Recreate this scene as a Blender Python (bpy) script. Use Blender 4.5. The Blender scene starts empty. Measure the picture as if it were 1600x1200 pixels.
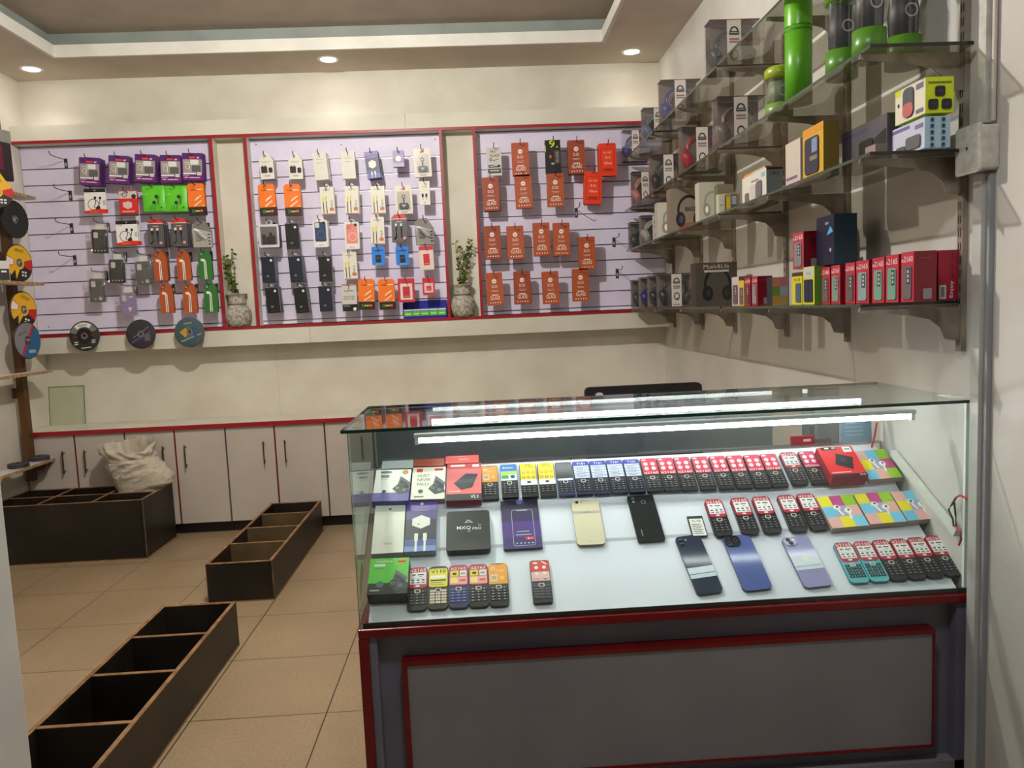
import bpy, bmesh, math, random
from mathutils import Vector, Matrix, noise
random.seed(7)
D = bpy.data
S = bpy.context.scene
COL = S.collection
PI = math.pi
rad = math.radians

# ------------------------------------------------------------------ camera
F = 1193.0; YAW, PITCH, ROLL = rad(2.345), rad(5.581), rad(2.46); EYE = 1.3
fwd = Vector((math.sin(YAW)*math.cos(PITCH), math.cos(YAW)*math.cos(PITCH), -math.sin(PITCH)))
rt = Vector((math.cos(YAW), -math.sin(YAW), 0)); dn = fwd.cross(rt)
r2 = math.cos(ROLL)*rt + math.sin(ROLL)*dn
d2 = -math.sin(ROLL)*rt + math.cos(ROLL)*dn
cam = D.objects.new('camera', D.cameras.new('camera')); COL.objects.link(cam)
cam.matrix_world = Matrix(((r2.x, -d2.x, -fwd.x, 0), (r2.y, -d2.y, -fwd.y, 0), (r2.z, -d2.z, -fwd.z, EYE), (0, 0, 0, 1)))
cam.data.sensor_width = 36; cam.data.lens = F/1600*36; cam.data.clip_start = .01
S.camera = cam
EYEV = Vector((0, 0, EYE))

def ray(px, py):
    return (px-800)/F*r2 + (py-600)/F*d2 + fwd
def hit(px, py, n, d):
    'point where the sight line of a photo pixel meets the plane n.p = d'
    n = Vector(n); v = ray(px, py)
    return EYEV + v*((d-n.dot(EYEV))/n.dot(v))
def onY(px, py, y): return hit(px, py, (0, 1, 0), y)
def onX(px, py, x): return hit(px, py, (1, 0, 0), x)
def onZ(px, py, z): return hit(px, py, (0, 0, 1), z)

# ------------------------------------------------------------------ materials
def lin(c):
    c = c/255
    return c/12.92 if c <= .04045 else ((c+.055)/1.055)**2.4
CACHE = {}
def M(r, g, b, rough=.5, metal=0, spec=.5, emit=0, name=None):
    k = (r, g, b, rough, metal, spec, emit)
    if k in CACHE: return CACHE[k]
    m = D.materials.new(name or 'paint_%d_%d_%d' % (r, g, b)); m.use_nodes = True
    p = m.node_tree.nodes['Principled BSDF']
    c = (lin(r), lin(g), lin(b), 1)
    p.inputs['Base Color'].default_value = c
    p.inputs['Roughness'].default_value = rough; p.inputs['Metallic'].default_value = metal
    p.inputs['Specular IOR Level'].default_value = spec
    if emit:
        p.inputs['Emission Color'].default_value = c; p.inputs['Emission Strength'].default_value = emit
    CACHE[k] = m
    return m
def noisy(name, c1, c2, scale, rough=.6, bump=0, bscale=60, detail=4, stretch=None, spec=.4, lo=.35, hi=.65):
    m = D.materials.new(name); m.use_nodes = True; t = m.node_tree; N = t.nodes; L = t.links
    p = N['Principled BSDF']; p.inputs['Roughness'].default_value = rough; p.inputs['Specular IOR Level'].default_value = spec
    tc = N.new('ShaderNodeTexCoord'); mp = N.new('ShaderNodeMapping')
    if stretch: mp.inputs['Scale'].default_value = stretch
    L.new(tc.outputs['Object'], mp.inputs[0])
    n = N.new('ShaderNodeTexNoise'); n.inputs['Scale'].default_value = scale; n.inputs['Detail'].default_value = detail
    r = N.new('ShaderNodeValToRGB')
    r.color_ramp.elements[0].position = lo; r.color_ramp.elements[1].position = hi
    r.color_ramp.elements[0].color = [lin(x) for x in c1]+[1]; r.color_ramp.elements[1].color = [lin(x) for x in c2]+[1]
    L.new(mp.outputs[0], n.inputs['Vector']); L.new(n.outputs['Fac'], r.inputs[0]); L.new(r.outputs[0], p.inputs['Base Color'])
    if bump:
        n2 = N.new('ShaderNodeTexNoise'); n2.inputs['Scale'].default_value = bscale; n2.inputs['Detail'].default_value = 5
        b = N.new('ShaderNodeBump'); b.inputs['Strength'].default_value = bump; b.inputs['Distance'].default_value = .01
        L.new(mp.outputs[0], n2.inputs['Vector']); L.new(n2.outputs['Fac'], b.inputs['Height']); L.new(b.outputs[0], p.inputs['Normal'])
    return m
def clear(name, tint, refl=None, rough=.02, ior=1.5, haze=0, hazecol=(200, 200, 200)):
    'thin clear sheet: tinted transmission plus mirror reflection'
    m = D.materials.new(name); m.use_nodes = True; t = m.node_tree; N = t.nodes; L = t.links
    for n in list(N): N.remove(n)
    o = N.new('ShaderNodeOutputMaterial'); tr = N.new('ShaderNodeBsdfTransparent'); g = N.new('ShaderNodeBsdfGlossy'); mx = N.new('ShaderNodeMixShader')
    tr.inputs[0].default_value = (*tint, 1); g.inputs['Roughness'].default_value = rough
    if refl is None:
        f = N.new('ShaderNodeFresnel'); ge = N.new('ShaderNodeNewGeometry'); mr = N.new('ShaderNodeMapRange')
        mr.inputs[3].default_value = ior; mr.inputs[4].default_value = 1/ior
        L.new(ge.outputs['Backfacing'], mr.inputs[0]); L.new(mr.outputs[0], f.inputs['IOR']); L.new(f.outputs[0], mx.inputs[0])
    else: mx.inputs[0].default_value = refl
    src = tr
    if haze:
        df = N.new('ShaderNodeBsdfDiffuse'); df.inputs[0].default_value = [lin(x) for x in hazecol]+[1]
        m2 = N.new('ShaderNodeMixShader'); m2.inputs[0].default_value = haze
        L.new(tr.outputs[0], m2.inputs[1]); L.new(df.outputs[0], m2.inputs[2]); src = m2
    L.new(src.outputs[0], mx.inputs[1]); L.new(g.outputs[0], mx.inputs[2]); L.new(mx.outputs[0], o.inputs[0])
    return m

WALL = noisy('wall_paint', (218, 213, 200), (204, 197, 182), 3.0, .55, .05, 180)
WALLR = noisy('right_wall_paint', (208, 205, 199), (190, 185, 176), 2.2, .5, .06, 120)
CEIL = noisy('ceiling_paint', (206, 194, 180), (196, 184, 170), 4, .8, .04, 250)
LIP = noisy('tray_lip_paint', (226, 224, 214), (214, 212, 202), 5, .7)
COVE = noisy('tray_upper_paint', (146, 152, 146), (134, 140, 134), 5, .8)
BOARD = noisy('white_melamine', (216, 212, 198), (204, 200, 186), 4, .6, .02, 90)
DOORM = noisy('door_melamine', (196, 186, 176), (184, 175, 166), 3, .45, .02, 90)
SLAT = noisy('lilac_slat_laminate', (226, 219, 240), (217, 210, 233), 6, .45, .01, 60)
RED = M(150, 14, 28, .4); REDW = noisy('red_gloss_edge', (120, 12, 18), (104, 10, 15), 8, .22)
GROOVE = M(96, 84, 92, .6); ALU = M(190, 190, 195, .3, 1)
STEEL = noisy('dull_shelf_steel', (160, 148, 132), (126, 114, 100), 14, .4)
WIRE = M(58, 55, 58, .35, .6)
PLYDARK = noisy('dark_plywood', (40, 33, 25), (18, 15, 12), 3.5, .45, .03, 40, 6)
PLYEDGE = noisy('plywood_edge', (150, 112, 74), (110, 78, 48), 25, .7)
POSTW = noisy('stained_timber', (92, 62, 28), (60, 38, 16), 6, .55, .05, 30, 6, (1, 1, .15))
GREYLAM = noisy('grey_laminate', (136, 133, 138), (128, 125, 131), 5, .45, .02, 200)
BLUELAM = noisy('bluish_grey_laminate', (120, 120, 134), (110, 110, 126), 5, .45)
WHITEPVC = noisy('case_white_board', (222, 224, 232), (214, 216, 225), 3, .35)
GLASS = clear('counter_glass', (.93, .97, .95), ior=1.45)
SHELFGLASS = clear('dusty_shelf_glass', (.80, .80, .74), ior=1.5, haze=.22, hazecol=(140, 130, 108))
PANE = clear('loose_glass_pane', (.955, .985, .94), ior=1.4, haze=.03, hazecol=(200, 212, 190))
GEDGE = M(16, 58, 44, .15); GEDGE2 = M(60, 72, 58, .2)
PLASTIC = clear('clear_plastic', (.94, .94, .94), refl=.10, rough=.08, haze=.05)
BAG = clear('crinkled_clear_bag', (.93, .93, .93), refl=.09, rough=.1, haze=.03)
DARKGLASS = clear('smoky_back_glass', (.42, .45, .47), ior=2.6, rough=.004, haze=.5, hazecol=(112, 116, 118))
WHITE = M(232, 230, 222, .45); OFFW = M(214, 210, 196, .5); BLACK = M(18, 18, 20, .35); DGREY = M(52, 52, 54, .45)
GREY = M(120, 120, 120, .5); LGREY = M(180, 182, 182, .45); INK = M(36, 34, 34, .6)
CRIM = M(196, 28, 62, .4); PINKR = M(224, 40, 72, .4); PURPLE = M(86, 42, 120, .35); LILAC = M(150, 138, 196, .4)
ORANGE = M(240, 120, 22, .4); RUST = M(188, 78, 36, .5); RUSTS = M(172, 66, 30, .5); VRED = M(232, 62, 22, .35)
GREEN = M(92, 200, 40, .35); PGREEN = M(52, 132, 48, .35); YEL = M(238, 214, 36, .4); BLUE = M(30, 118, 216, .4); NAVY = M(28, 38, 66, .35)
LIME = M(206, 222, 34, .4); GOLD = M(226, 214, 182, .25); MAG = M(190, 40, 110, .4)
LAMP = M(255, 250, 238, .5, emit=18, name='downlight_glow')
TUBE = M(250, 252, 255, .5, emit=18, name='tube_glow')

# ------------------------------------------------------------------ mesh builder
TEXT = {}
def glyphs(s):
    if s not in TEXT:
        c = D.curves.new('lettering', 'FONT'); c.body = s; c.size = 1; c.offset = .008; c.resolution_u = 2; c.fill_mode = 'FRONT'
        o = D.objects.new('lettering', c); COL.objects.link(o)
        me = D.meshes.new_from_object(o.evaluated_get(bpy.context.evaluated_depsgraph_get()))
        vs = [v.co.copy() for v in me.vertices]; fs = [list(p.vertices) for p in me.polygons]
        D.objects.remove(o); D.curves.remove(c); D.meshes.remove(me)
        x0 = min(v.x for v in vs); x1 = max(v.x for v in vs); y0 = min(v.y for v in vs); y1 = max(v.y for v in vs)
        TEXT[s] = ([((v.x-x0)/(x1-x0)-.5, (v.y-y0)/(y1-y0)) for v in vs], fs)
    return TEXT[s]

class MB:
    def __init__(s): s.v = []; s.f = []; s.m = []; s.mats = []; s.sm = []; s.T = None
    def mi(s, m):
        if m not in s.mats: s.mats.append(m)
        return s.mats.index(m)
    def add(s, vs, fs, m, smooth=False):
        b = len(s.v)
        s.v += [tuple(s.T @ Vector(p)) for p in vs] if s.T else [tuple(p) for p in vs]
        k = s.mi(m)
        for f in fs: s.f.append([b+i for i in f]); s.m.append(k); s.sm.append(smooth)
        return s
    def box(s, x0, x1, y0, y1, z0, z1, m):
        v = [(x, y, z) for z in (z0, z1) for y in (y0, y1) for x in (x0, x1)]
        return s.add(v, [(0, 2, 3, 1), (4, 5, 7, 6), (0, 1, 5, 4), (2, 6, 7, 3), (0, 4, 6, 2), (1, 3, 7, 5)], m)
    def poly(s, pts, y, m):                       # flat polygon facing -y, points in x,z
        return s.add([(x, y, z) for x, z in pts], [list(range(len(pts)))], m)
    def rect(s, x0, x1, z0, z1, y, m): return s.poly([(x0, z0), (x1, z0), (x1, z1), (x0, z1)], y, m)
    def disc(s, cx, cz, r, y, m, n=14, rz=None):
        rz = rz or r
        return s.poly([(cx+r*math.cos(2*PI*i/n), cz+rz*math.sin(2*PI*i/n)) for i in range(n)], y, m)
    def ring(s, cx, cz, r0, r1, y, m, n=16, a0=0, a1=2*PI, asp=1):
        v = []; f = []
        for i in range(n+1):
            a = a0+(a1-a0)*i/n
            v += [(cx+r0*math.cos(a), y, cz+asp*r0*math.sin(a)), (cx+r1*math.cos(a), y, cz+asp*r1*math.sin(a))]
        for i in range(n): f.append((2*i, 2*i+1, 2*i+3, 2*i+2))
        return s.add(v, f, m)
    def line(s, pts, w, y, m):                    # flat polyline
        for (xa, za), (xb, zb) in zip(pts, pts[1:]):
            d = math.hypot(xb-xa, zb-za) or 1; nx, nz = -(zb-za)/d*w/2, (xb-xa)/d*w/2
            s.poly([(xa+nx, za+nz), (xa-nx, za-nz), (xb-nx, zb-nz), (xb+nx, zb+nz)], y, m)
        return s
    def text(s, t, cx, z, w, h, y, m, rot=0):
        vs, fs = glyphs(t); c, si = math.cos(rot), math.sin(rot)
        return s.add([(cx+(a*w)*c-(b*h)*si, y, z+(a*w)*si+(b*h)*c) for a, b in vs], fs, m)
    def rr(s, x0, x1, z0, z1, r, n=4):
        p = []
        for cx, cz, a in ((x1-r, z0+r, -PI/2), (x1-r, z1-r, 0), (x0+r, z1-r, PI/2), (x0+r, z0+r, PI)):
            for i in range(n+1):
                t = a+PI/2*i/n; p.append((cx+r*math.cos(t), cz+r*math.sin(t)))
        return p
    def prism(s, pts, y0, y1, m, side=None, smooth=False):   # outline in x,z extruded along y (y0 front)
        n = len(pts)
        s.poly(pts, y0, m); s.add([(x, y1, z) for x, z in pts], [list(range(n))[::-1]], m)
        v = [(x, y0, z) for x, z in pts]+[(x, y1, z) for x, z in pts]
        return s.add(v, [(i, i+n, (i+1) % n+n, (i+1) % n) for i in range(n)], side or m, smooth)
    def rbox(s, x0, x1, y0, y1, z0, z1, r, m, side=None, n=4): return s.prism(s.rr(x0, x1, z0, z1, r, n), y0, y1, m, side)
    def pillow(s, w, h, t, m, z0=0, nx=7, nz=9, edge=.12, seed=0, rough=0):   # soft pouch, bulged front and back
        v = []; f = []
        for side in (-1, 1):
            b = len(v)
            for j in range(nz+1):
                for i in range(nx+1):
                    u = i/nx*2-1; q = j/nz*2-1
                    e = max(0, 1-abs(u)**4)*max(0, 1-abs(q)**6)
                    dy = noise.noise(Vector((u*1.7+seed, q*2.3, seed*3.1)))*rough
                    v.append((u*w/2, side*t/2*(e**.6)+dy*e, z0+(q+1)/2*h))
            for j in range(nz):
                for i in range(nx):
                    a = b+j*(nx+1)+i; q = (a, a+1, a+nx+2, a+nx+1)
                    f.append(q if side < 0 else q[::-1])
        return s.add(v, f, m, True)
    def tube(s, pts, r, m, n=6, cap=True, taper=None):
        pts = [Vector(p) for p in pts]; v = []; f = []
        up = Vector((0, 0, 1)); k = len(pts)
        for i, p in enumerate(pts):
            d = (pts[min(i+1, k-1)]-pts[max(i-1, 0)]).normalized()
            a = d.cross(up)
            if a.length < .1: a = d.cross(Vector((1, 0, 0)))
            a.normalize(); b = d.cross(a).normalized()
            rr = r*(1+(taper-1)*i/(k-1)) if taper else r
            for j in range(n):
                t = 2*PI*j/n; v.append(p+a*rr*math.cos(t)+b*rr*math.sin(t))
        for i in range(k-1):
            for j in range(n):
                f.append((i*n+j, i*n+(j+1) % n, (i+1)*n+(j+1) % n, (i+1)*n+j))
        s.add(v, f, m, True)
        if cap: s.add(v[:n], [list(range(n))], m); s.add(v[-n:], [list(range(n))[::-1]], m)
        return s
    def lathe(s, prof, m, n=24, axis='z', c=(0, 0, 0)):   # profile of (radius, height)
        v = []; f = []
        for r, h in prof:
            for j in range(n):
                t = 2*PI*j/n; a, b = r*math.cos(t), r*math.sin(t)
                v.append((c[0]+a, c[1]+b, c[2]+h) if axis == 'z' else ((c[0]+a, c[1]+h, c[2]+b) if axis == 'y' else (c[0]+h, c[1]+a, c[2]+b)))
        for i in range(len(prof)-1):
            for j in range(n): f.append((i*n+j, i*n+(j+1) % n, (i+1)*n+(j+1) % n, (i+1)*n+j))
        if axis == 'y': f = [q[::-1] for q in f]
        return s.add(v, f, m, True)
    def build(s, name, parent=None, mods=None):
        me = D.meshes.new(name); me.from_pydata(s.v, [], s.f)
        for m in s.mats: me.materials.append(m)
        me.polygons.foreach_set('material_index', s.m); me.polygons.foreach_set('use_smooth', s.sm); me.update()
        o = D.objects.new(name, me); COL.objects.link(o)
        if parent: o.parent = parent
        if mods:
            b = o.modifiers.new('soft_edges', 'BEVEL'); b.width = mods; b.segments = 2; b.limit_method = 'ANGLE'
        return o

def thing(name, label, cat, group=None, loc=(0, 0, 0), rot=(0, 0, 0)):
    o = D.objects.new(name, None); COL.objects.link(o); o.empty_display_size = .05
    o.location = loc; o.rotation_euler = rot
    return tag(o, label, cat, group)
def tag(o, label, cat, group=None):
    o['label'] = label; o['category'] = cat
    if group: o['group'] = group
    return o
def struct(o): o['kind'] = 'structure'; return o
def dup(src, label=None, group=None, loc=None, rot=None, keep=True):
    c = src.copy(); COL.objects.link(c)
    for ch in src.children:
        k = ch.copy(); COL.objects.link(k); k.parent = c
        for g in ch.children:
            q = g.copy(); COL.objects.link(q); q.parent = k
    if label: c['label'] = label
    if group: c['group'] = group
    if loc is not None: c.location = loc
    if rot is not None: c.rotation_euler = rot
    return c
USED = set()
def put(proto, label, loc, rot=(0, 0, 0), group=None, cat=None):
    'first call moves the proto itself, later calls copy it with all its parts'
    if proto.name in USED: o = dup(proto, label, group, loc, rot)
    else:
        USED.add(proto.name); o = proto; o.location = loc; o.rotation_euler = rot; o['label'] = label
        if group: o['group'] = group
    return o
ORD = ['first', 'second', 'third', 'fourth', 'fifth', 'sixth', 'seventh', 'eighth', 'ninth', 'tenth']

# ------------------------------------------------------------------ room
XL, XR, YB, ZC = -2.775, 1.232, 5.02, 2.835
NEARY = -1.2
# floor with square cream tiles
def floor_mat():
    m = D.materials.new('cream_floor_tile'); m.use_nodes = True; t = m.node_tree; N = t.nodes; L = t.links
    p = N['Principled BSDF']; p.inputs['Roughness'].default_value = .32
    tc = N.new('ShaderNodeTexCoord'); mp = N.new('ShaderNodeMapping')
    mp.inputs['Location'].default_value = (1.005, -2.4345, 0)
    L.new(tc.outputs['Object'], mp.inputs[0])
    b = N.new('ShaderNodeTexBrick'); b.offset = 0; b.squash = 1
    b.inputs['Scale'].default_value = 1; b.inputs['Mortar Size'].default_value = .0022; b.inputs['Mortar Smooth'].default_value = .1
    b.inputs['Brick Width'].default_value = .4455; b.inputs['Row Height'].default_value = .4365
    b.inputs['Color1'].default_value = (1, 1, 1, 1); b.inputs['Color2'].default_value = (.93, .93, .93, 1); b.inputs['Mortar'].default_value = (.14, .12, .10, 1)
    L.new(mp.outputs[0], b.inputs['Vector'])
    n = N.new('ShaderNodeTexNoise'); n.inputs['Scale'].default_value = 90; n.inputs['Detail'].default_value = 3
    r = N.new('ShaderNodeValToRGB'); r.color_ramp.elements[0].position = .3; r.color_ramp.elements[1].position = .7
    r.color_ramp.elements[0].color = [lin(x) for x in (152, 131, 102)]+[1]; r.color_ramp.elements[1].color = [lin(x) for x in (168, 147, 117)]+[1]
    n2 = N.new('ShaderNodeTexNoise'); n2.inputs['Scale'].default_value = 2.2; n2.inputs['Detail'].default_value = 4
    mr = N.new('ShaderNodeMapRange'); mr.inputs[1].default_value = .3; mr.inputs[2].default_value = .7; mr.inputs[3].default_value = .84; mr.inputs[4].default_value = 1.04
    L.new(tc.outputs['Object'], n.inputs['Vector']); L.new(n.outputs['Fac'], r.inputs[0])
    L.new(tc.outputs['Object'], n2.inputs['Vector']); L.new(n2.outputs['Fac'], mr.inputs[0])
    mx = N.new('ShaderNodeMix'); mx.data_type = 'RGBA'; mx.blend_type = 'MULTIPLY'; mx.inputs[0].default_value = 1
    L.new(r.outputs[0], mx.inputs[6]); L.new(b.outputs['Color'], mx.inputs[7])
    m2 = N.new('ShaderNodeMix'); m2.data_type = 'RGBA'; m2.blend_type = 'MULTIPLY'; m2.inputs[0].default_value = 1
    L.new(mx.outputs[2], m2.inputs[6]); L.new(mr.outputs[0], m2.inputs[7]); L.new(m2.outputs[2], p.inputs['Base Color'])
    return m
struct(MB().box(XL-.1, XR+.1, NEARY, YB+.1, -.1, 0, floor_mat()).build('floor'))
struct(MB().box(XL-.1, XR+.1, YB, YB+.1, 0, ZC+.3, WALL).build('wall_back'))
struct(MB().box(XL-.1, XL, NEARY, YB, 0, ZC+.3, WALL).build('wall_left'))
struct(MB().box(XR, XR+.1, NEARY, YB, 0, ZC+.3, WALLR).build('wall_right'))
# front jamb seen at the left edge of the picture
jx = onY(34, 1040, 1.5).x
struct(MB().box(XL, jx, 1.36, 1.5, 0, ZC, noisy('jamb_paint', (208, 206, 200), (196, 194, 188), 4, .6)).build('wall_front', mods=.006))
# ceiling: a lowered border with three recessed lamps round a stepped tray
TX0, TX1, TY0, TY1 = -2.33, .80, 1.2, 4.61
c = MB()
c.box(XL, XR, TY1+.02, YB, ZC, ZC+.02, CEIL); c.box(XL, XR, NEARY, TY0-.02, ZC, ZC+.02, CEIL)
c.box(XL, TX0-.02, TY0-.02, TY1+.02, ZC, ZC+.02, CEIL); c.box(TX1+.02, XR, TY0-.02, TY1+.02, ZC, ZC+.02, CEIL)
struct(c.build('ceiling'))
c = MB()
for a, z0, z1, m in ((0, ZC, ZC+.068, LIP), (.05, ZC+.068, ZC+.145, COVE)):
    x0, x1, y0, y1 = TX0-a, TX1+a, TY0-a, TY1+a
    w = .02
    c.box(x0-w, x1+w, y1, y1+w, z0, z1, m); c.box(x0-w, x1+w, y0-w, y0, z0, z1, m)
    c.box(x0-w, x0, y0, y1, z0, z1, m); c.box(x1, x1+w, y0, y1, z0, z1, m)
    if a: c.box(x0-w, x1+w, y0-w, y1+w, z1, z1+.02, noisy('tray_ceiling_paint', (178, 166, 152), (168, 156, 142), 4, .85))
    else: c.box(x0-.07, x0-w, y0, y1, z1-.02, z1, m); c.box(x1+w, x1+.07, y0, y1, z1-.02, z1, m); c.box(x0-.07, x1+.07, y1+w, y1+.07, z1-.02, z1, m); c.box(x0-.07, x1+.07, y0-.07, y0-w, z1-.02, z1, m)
struct(c.build('ceiling_tray'))

def lamp(name, kind, loc, power, col, size=.05, rot=None, **kw):
    l = D.lights.new(name, kind); l.energy = power; l.color = col
    if kind == 'AREA': l.size = size
    else: l.shadow_soft_size = size
    for k, v in kw.items(): setattr(l, k, v)
    o = D.objects.new(name, l); COL.objects.link(o); o.location = loc
    if rot: o.rotation_euler = rot
    return o
for i, (px, py, w) in enumerate(((49, 108, 'over the left slat panel'), (513, 93, 'over the middle slat panel'), (987, 81, 'in the corner over the right slat panel'))):
    p = onZ(px, py, ZC)
    t = thing('ceiling_downlight', 'glowing round recessed downlight '+w, 'ceiling light', 'recessed downlights along the back wall', (p.x, p.y, ZC))
    MB().lathe([(.045, .0), (.052, -.004), (.062, -.003), (.064, 0)], WHITE, 28).build('trim_ring', t)
    MB().lathe([(.0005, -.0035), (.03, -.003), (.045, -.001)], LAMP, 28).build('lamp_lens', t)
    lamp('downlight_beam', 'SPOT', (p.x, p.y, ZC-.012), 4, (1, .95, .86), .03, spot_size=rad(120), spot_blend=.9)
# the lamp that hangs in the tray, just above the frame, and one area light for the unseen front ceiling downlights
lamp('tray_bulb', 'POINT', (-.7, 2.75, 2.82), 128, (1, .965, .9), .025)
lamp('shopfront_light', 'AREA', (.15, .75, 2.78), 17, (.95, .97, 1), .22, (rad(6), 0, 0))
w = D.worlds.new('ambient_fill'); S.world = w; w.use_nodes = True  # dim even fill light added over the whole scene
w.node_tree.nodes['Background'].inputs[0].default_value = (.86, .9, 1, 1); w.node_tree.nodes['Background'].inputs[1].default_value = .05

# ------------------------------------------------------------------ slat wall cabinet
FY, SY = 4.88, 4.96
ZT, ZB = 2.432, 1.257
DIV = [(-1.594, -1.576), (-1.386, -1.368), (-.187, -.171), (.021, .037)]
cab = thing('slat_wall_cabinet', 'long white wall cabinet with red edges and three slat panels', 'wall cabinet', None, (0, 0, 0))
X1 = XR-.003; X0 = XL+.002
MB().box(X0, X1, FY, YB-.002, ZT+.008, 2.53, BOARD).build('header_board', cab)
MB().box(X0, X1, FY, YB-.002, 1.146, ZB-.008, BOARD).build('skirt_board', cab)
MB().box(X0, X1, FY-.004, FY+.012, ZT-.008, ZT+.008, RED).build('top_edge_strip', cab)
MB().box(X0, X1, FY-.004, FY+.012, ZB-.009, ZB+.009, RED).build('bottom_edge_strip', cab)
MB().box(X0, X1, FY+.012, SY+.04, ZT-.008, ZT+.008, BOARD).build('top_shelf_board', cab)
MB().box(X0, X1, FY+.012, SY+.04, ZB-.008, ZB+.008, BOARD).build('bottom_shelf_board', cab)
for a, b in DIV:
    o = MB().box(a, b, FY, SY+.04, ZB+.009, ZT-.008, BOARD).build('divider', cab)
    MB().box(a-.001, b+.001, FY-.004, FY-.0002, ZB+.009, ZT-.008, RED).build('edge_strip', o)
for a, b in ((DIV[0][1], DIV[1][0]), (DIV[2][1], DIV[3][0])):
    MB().box(a, b, SY+.01, SY+.03, ZB+.009, ZT-.008, WALL).build('niche_back', cab)
for a, b in ((X0+.001, DIV[0][0]), (DIV[1][1], DIV[2][0]), (DIV[3][1], X1)):
    s = MB().box(a, b, SY+.012, SY+.03, ZB+.009, ZT-.008, GROOVE)
    zs = [ZB+.01]+[1.292+.0995*k for k in range(11)]+[ZT-.009]
    for z0, z1 in zip(zs, zs[1:]):
        s.box(a, b, SY, SY+.0119, z0+.003, z1-.004, SLAT)
    for z in zs[1:-1]: s.box(a, b, SY+.006, SY+.0118, z-.0035, z-.001, ALU)
    s.build('slat_panel', cab)
# screw heads
for px, py in ((60, 442), (76, 511), (400, 226), (533, 226), (680, 218), (749, 214), (100, 516)):
    p = onY(px, py, SY); MB().disc(p.x, p.z, .004, SY-.0006, INK, 8).build('screw_head', cab)
# loose plank joints on header and skirt
for px, py, z0, z1 in ((633, 190, 2.445, 2.53), (485, 530, 1.15, 1.245)):
    p = onY(px, py, FY); MB().box(p.x-.001, p.x+.001, FY-.0006, FY, z0, z1, GREY).build('board_joint', cab)
# ------------------------------------------------------------------ hooks and hanging packages
def hook_proto(L=.186):
    t = thing('wire_hook', 'wire hook', 'hook')
    s = MB(); s.box(-.009, .009, -.005, 0, -.048, .012, DGREY); s.box(-.004, .004, -.0056, -.005, -.034, -.016, LGREY); s.build('hook_plate', t)
    MB().tube([(0, -.004, .0), (0, -.03, .003), (0, -L*.6, .0), (0, -L+.012, .002), (0, -L+.003, .008), (0, -L, .022)], .0026, WIRE, 6).build('hook_arm', t)
    return t
HOOK = hook_proto()

def k_charger_pack():
    t = thing('charger_pack', '', 'charger package'); w, T, B = .0625, .012, -.153
    s = MB().rbox(-w, w, -.006, .006, B, T, .006, M(92, 34, 116, .3), M(70, 26, 92, .3))
    y = -.0066
    s.rect(-.057, .057, -.102, -.026, y, M(158, 150, 146, .4)); s.rect(-.02, .018, -.02, -.009, y, M(230, 64, 30, .4))
    s.line([(.028, -.02), (.03, -.01), (.036, -.02), (.04, -.01)], .004, y, WHITE)
    s.rbox(-.004, .048, -.0075, y, -.1, -.062, .004, M(92, 92, 90, .4))
    s.ring(-.03, -.068, .012, .0145, y-.0003, WHITE, 12); s.line([(-.05, -.045), (-.02, -.042), (-.02, -.095)], .003, y-.0004, WHITE)
    s.rect(-.057, .02, -.115, -.105, y, WHITE); s.rect(.026, .052, -.12, -.103, y, WHITE); s.text('2.1A', .039, -.116, .02, .008, y-.0003, INK)
    s.rect(-.057, -.02, -.124, -.12, y, LGREY); s.rect(-.057, .05, -.138, -.13, y, MAG); s.rect(-.05, -.03, -.136, -.1315, y-.0003, WHITE); s.rect(-.02, .04, -.1365, -.1325, y-.0003, WHITE)
    s.build('pouch', t)
    MB().box(-.012, .036, -.0088, -.0076, -.058, -.028, M(226, 228, 222, .5)).build('price_sticker', t)
    return t
def k_ear_white():
    t = thing('earphone_pack', '', 'earphone package'); w, T, B = .064, .012, -.138
    s = MB().rbox(-w, w, -.004, .004, B, T, .003, M(236, 236, 232, .35)); y = -.0046
    s.rect(-w, w, -.012, T-.001, y, M(30, 28, 30, .4)); s.disc(0, .0, .006, y-.0003, LGREY)
    s.ring(-.012, -.085, .03, .0335, y, BLACK, 18); s.disc(0, -.045, .008, y, BLACK); s.disc(.03, -.047, .008, y, BLACK)
    s.line([(0, -.045), (.004, -.075), (-.01, -.1), (.012, -.112)], .004, y-.0002, BLACK); s.line([(.03, -.045), (.026, -.08), (.01, -.1)], .004, y-.0002, BLACK)
    s.poly([(.004, -.1), (.026, -.092), (.03, -.118), (.0, -.12)], y-.0003, INK); s.rect(.046, .06, -.09, -.06, y, LGREY)
    s.build('pouch', t)
    s = MB(); s.prism([(-w, B), (w+.008, B), (w+.01, B+.022), (.02, B+.024), (-w, B+.012)], -.016, -.0048, M(222, 40, 28, .35)); s.rect(-.03, .02, B+.006, B+.012, -.0165, M(240, 120, 40, .4))
    s.build('red_flap', t)
    return t
def k_red_card():
    t = thing('earphone_pack', '', 'earphone package'); w, T, B = .055, .012, -.125
    s = MB().rbox(-w, w, -.005, .005, B, T, .004, M(212, 34, 38, .35)); y = -.0056
    s.rect(-w+.002, w-.002, -.034, T-.004, y, M(214, 200, 196, .4)); s.ring(-.02, -.012, .012, .016, y-.0003, INK, 12); s.disc(.034, -.022, .014, y-.0003, INK)
    s.poly([(-.035, -.06), (.0, -.05), (.022, -.06), (.02, -.088), (-.005, -.098), (-.03, -.086)], y, M(222, 190, 188, .4)); s.rect(-.04, .036, -.116, -.108, y, M(236, 160, 150, .4))
    s.build('card', t)
    MB().box(-w+.004, w-.006, -.004, .004, B-.014, B-.0002, M(60, 56, 56, .4)).build('bottom_fold', t)
    return t
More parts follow.
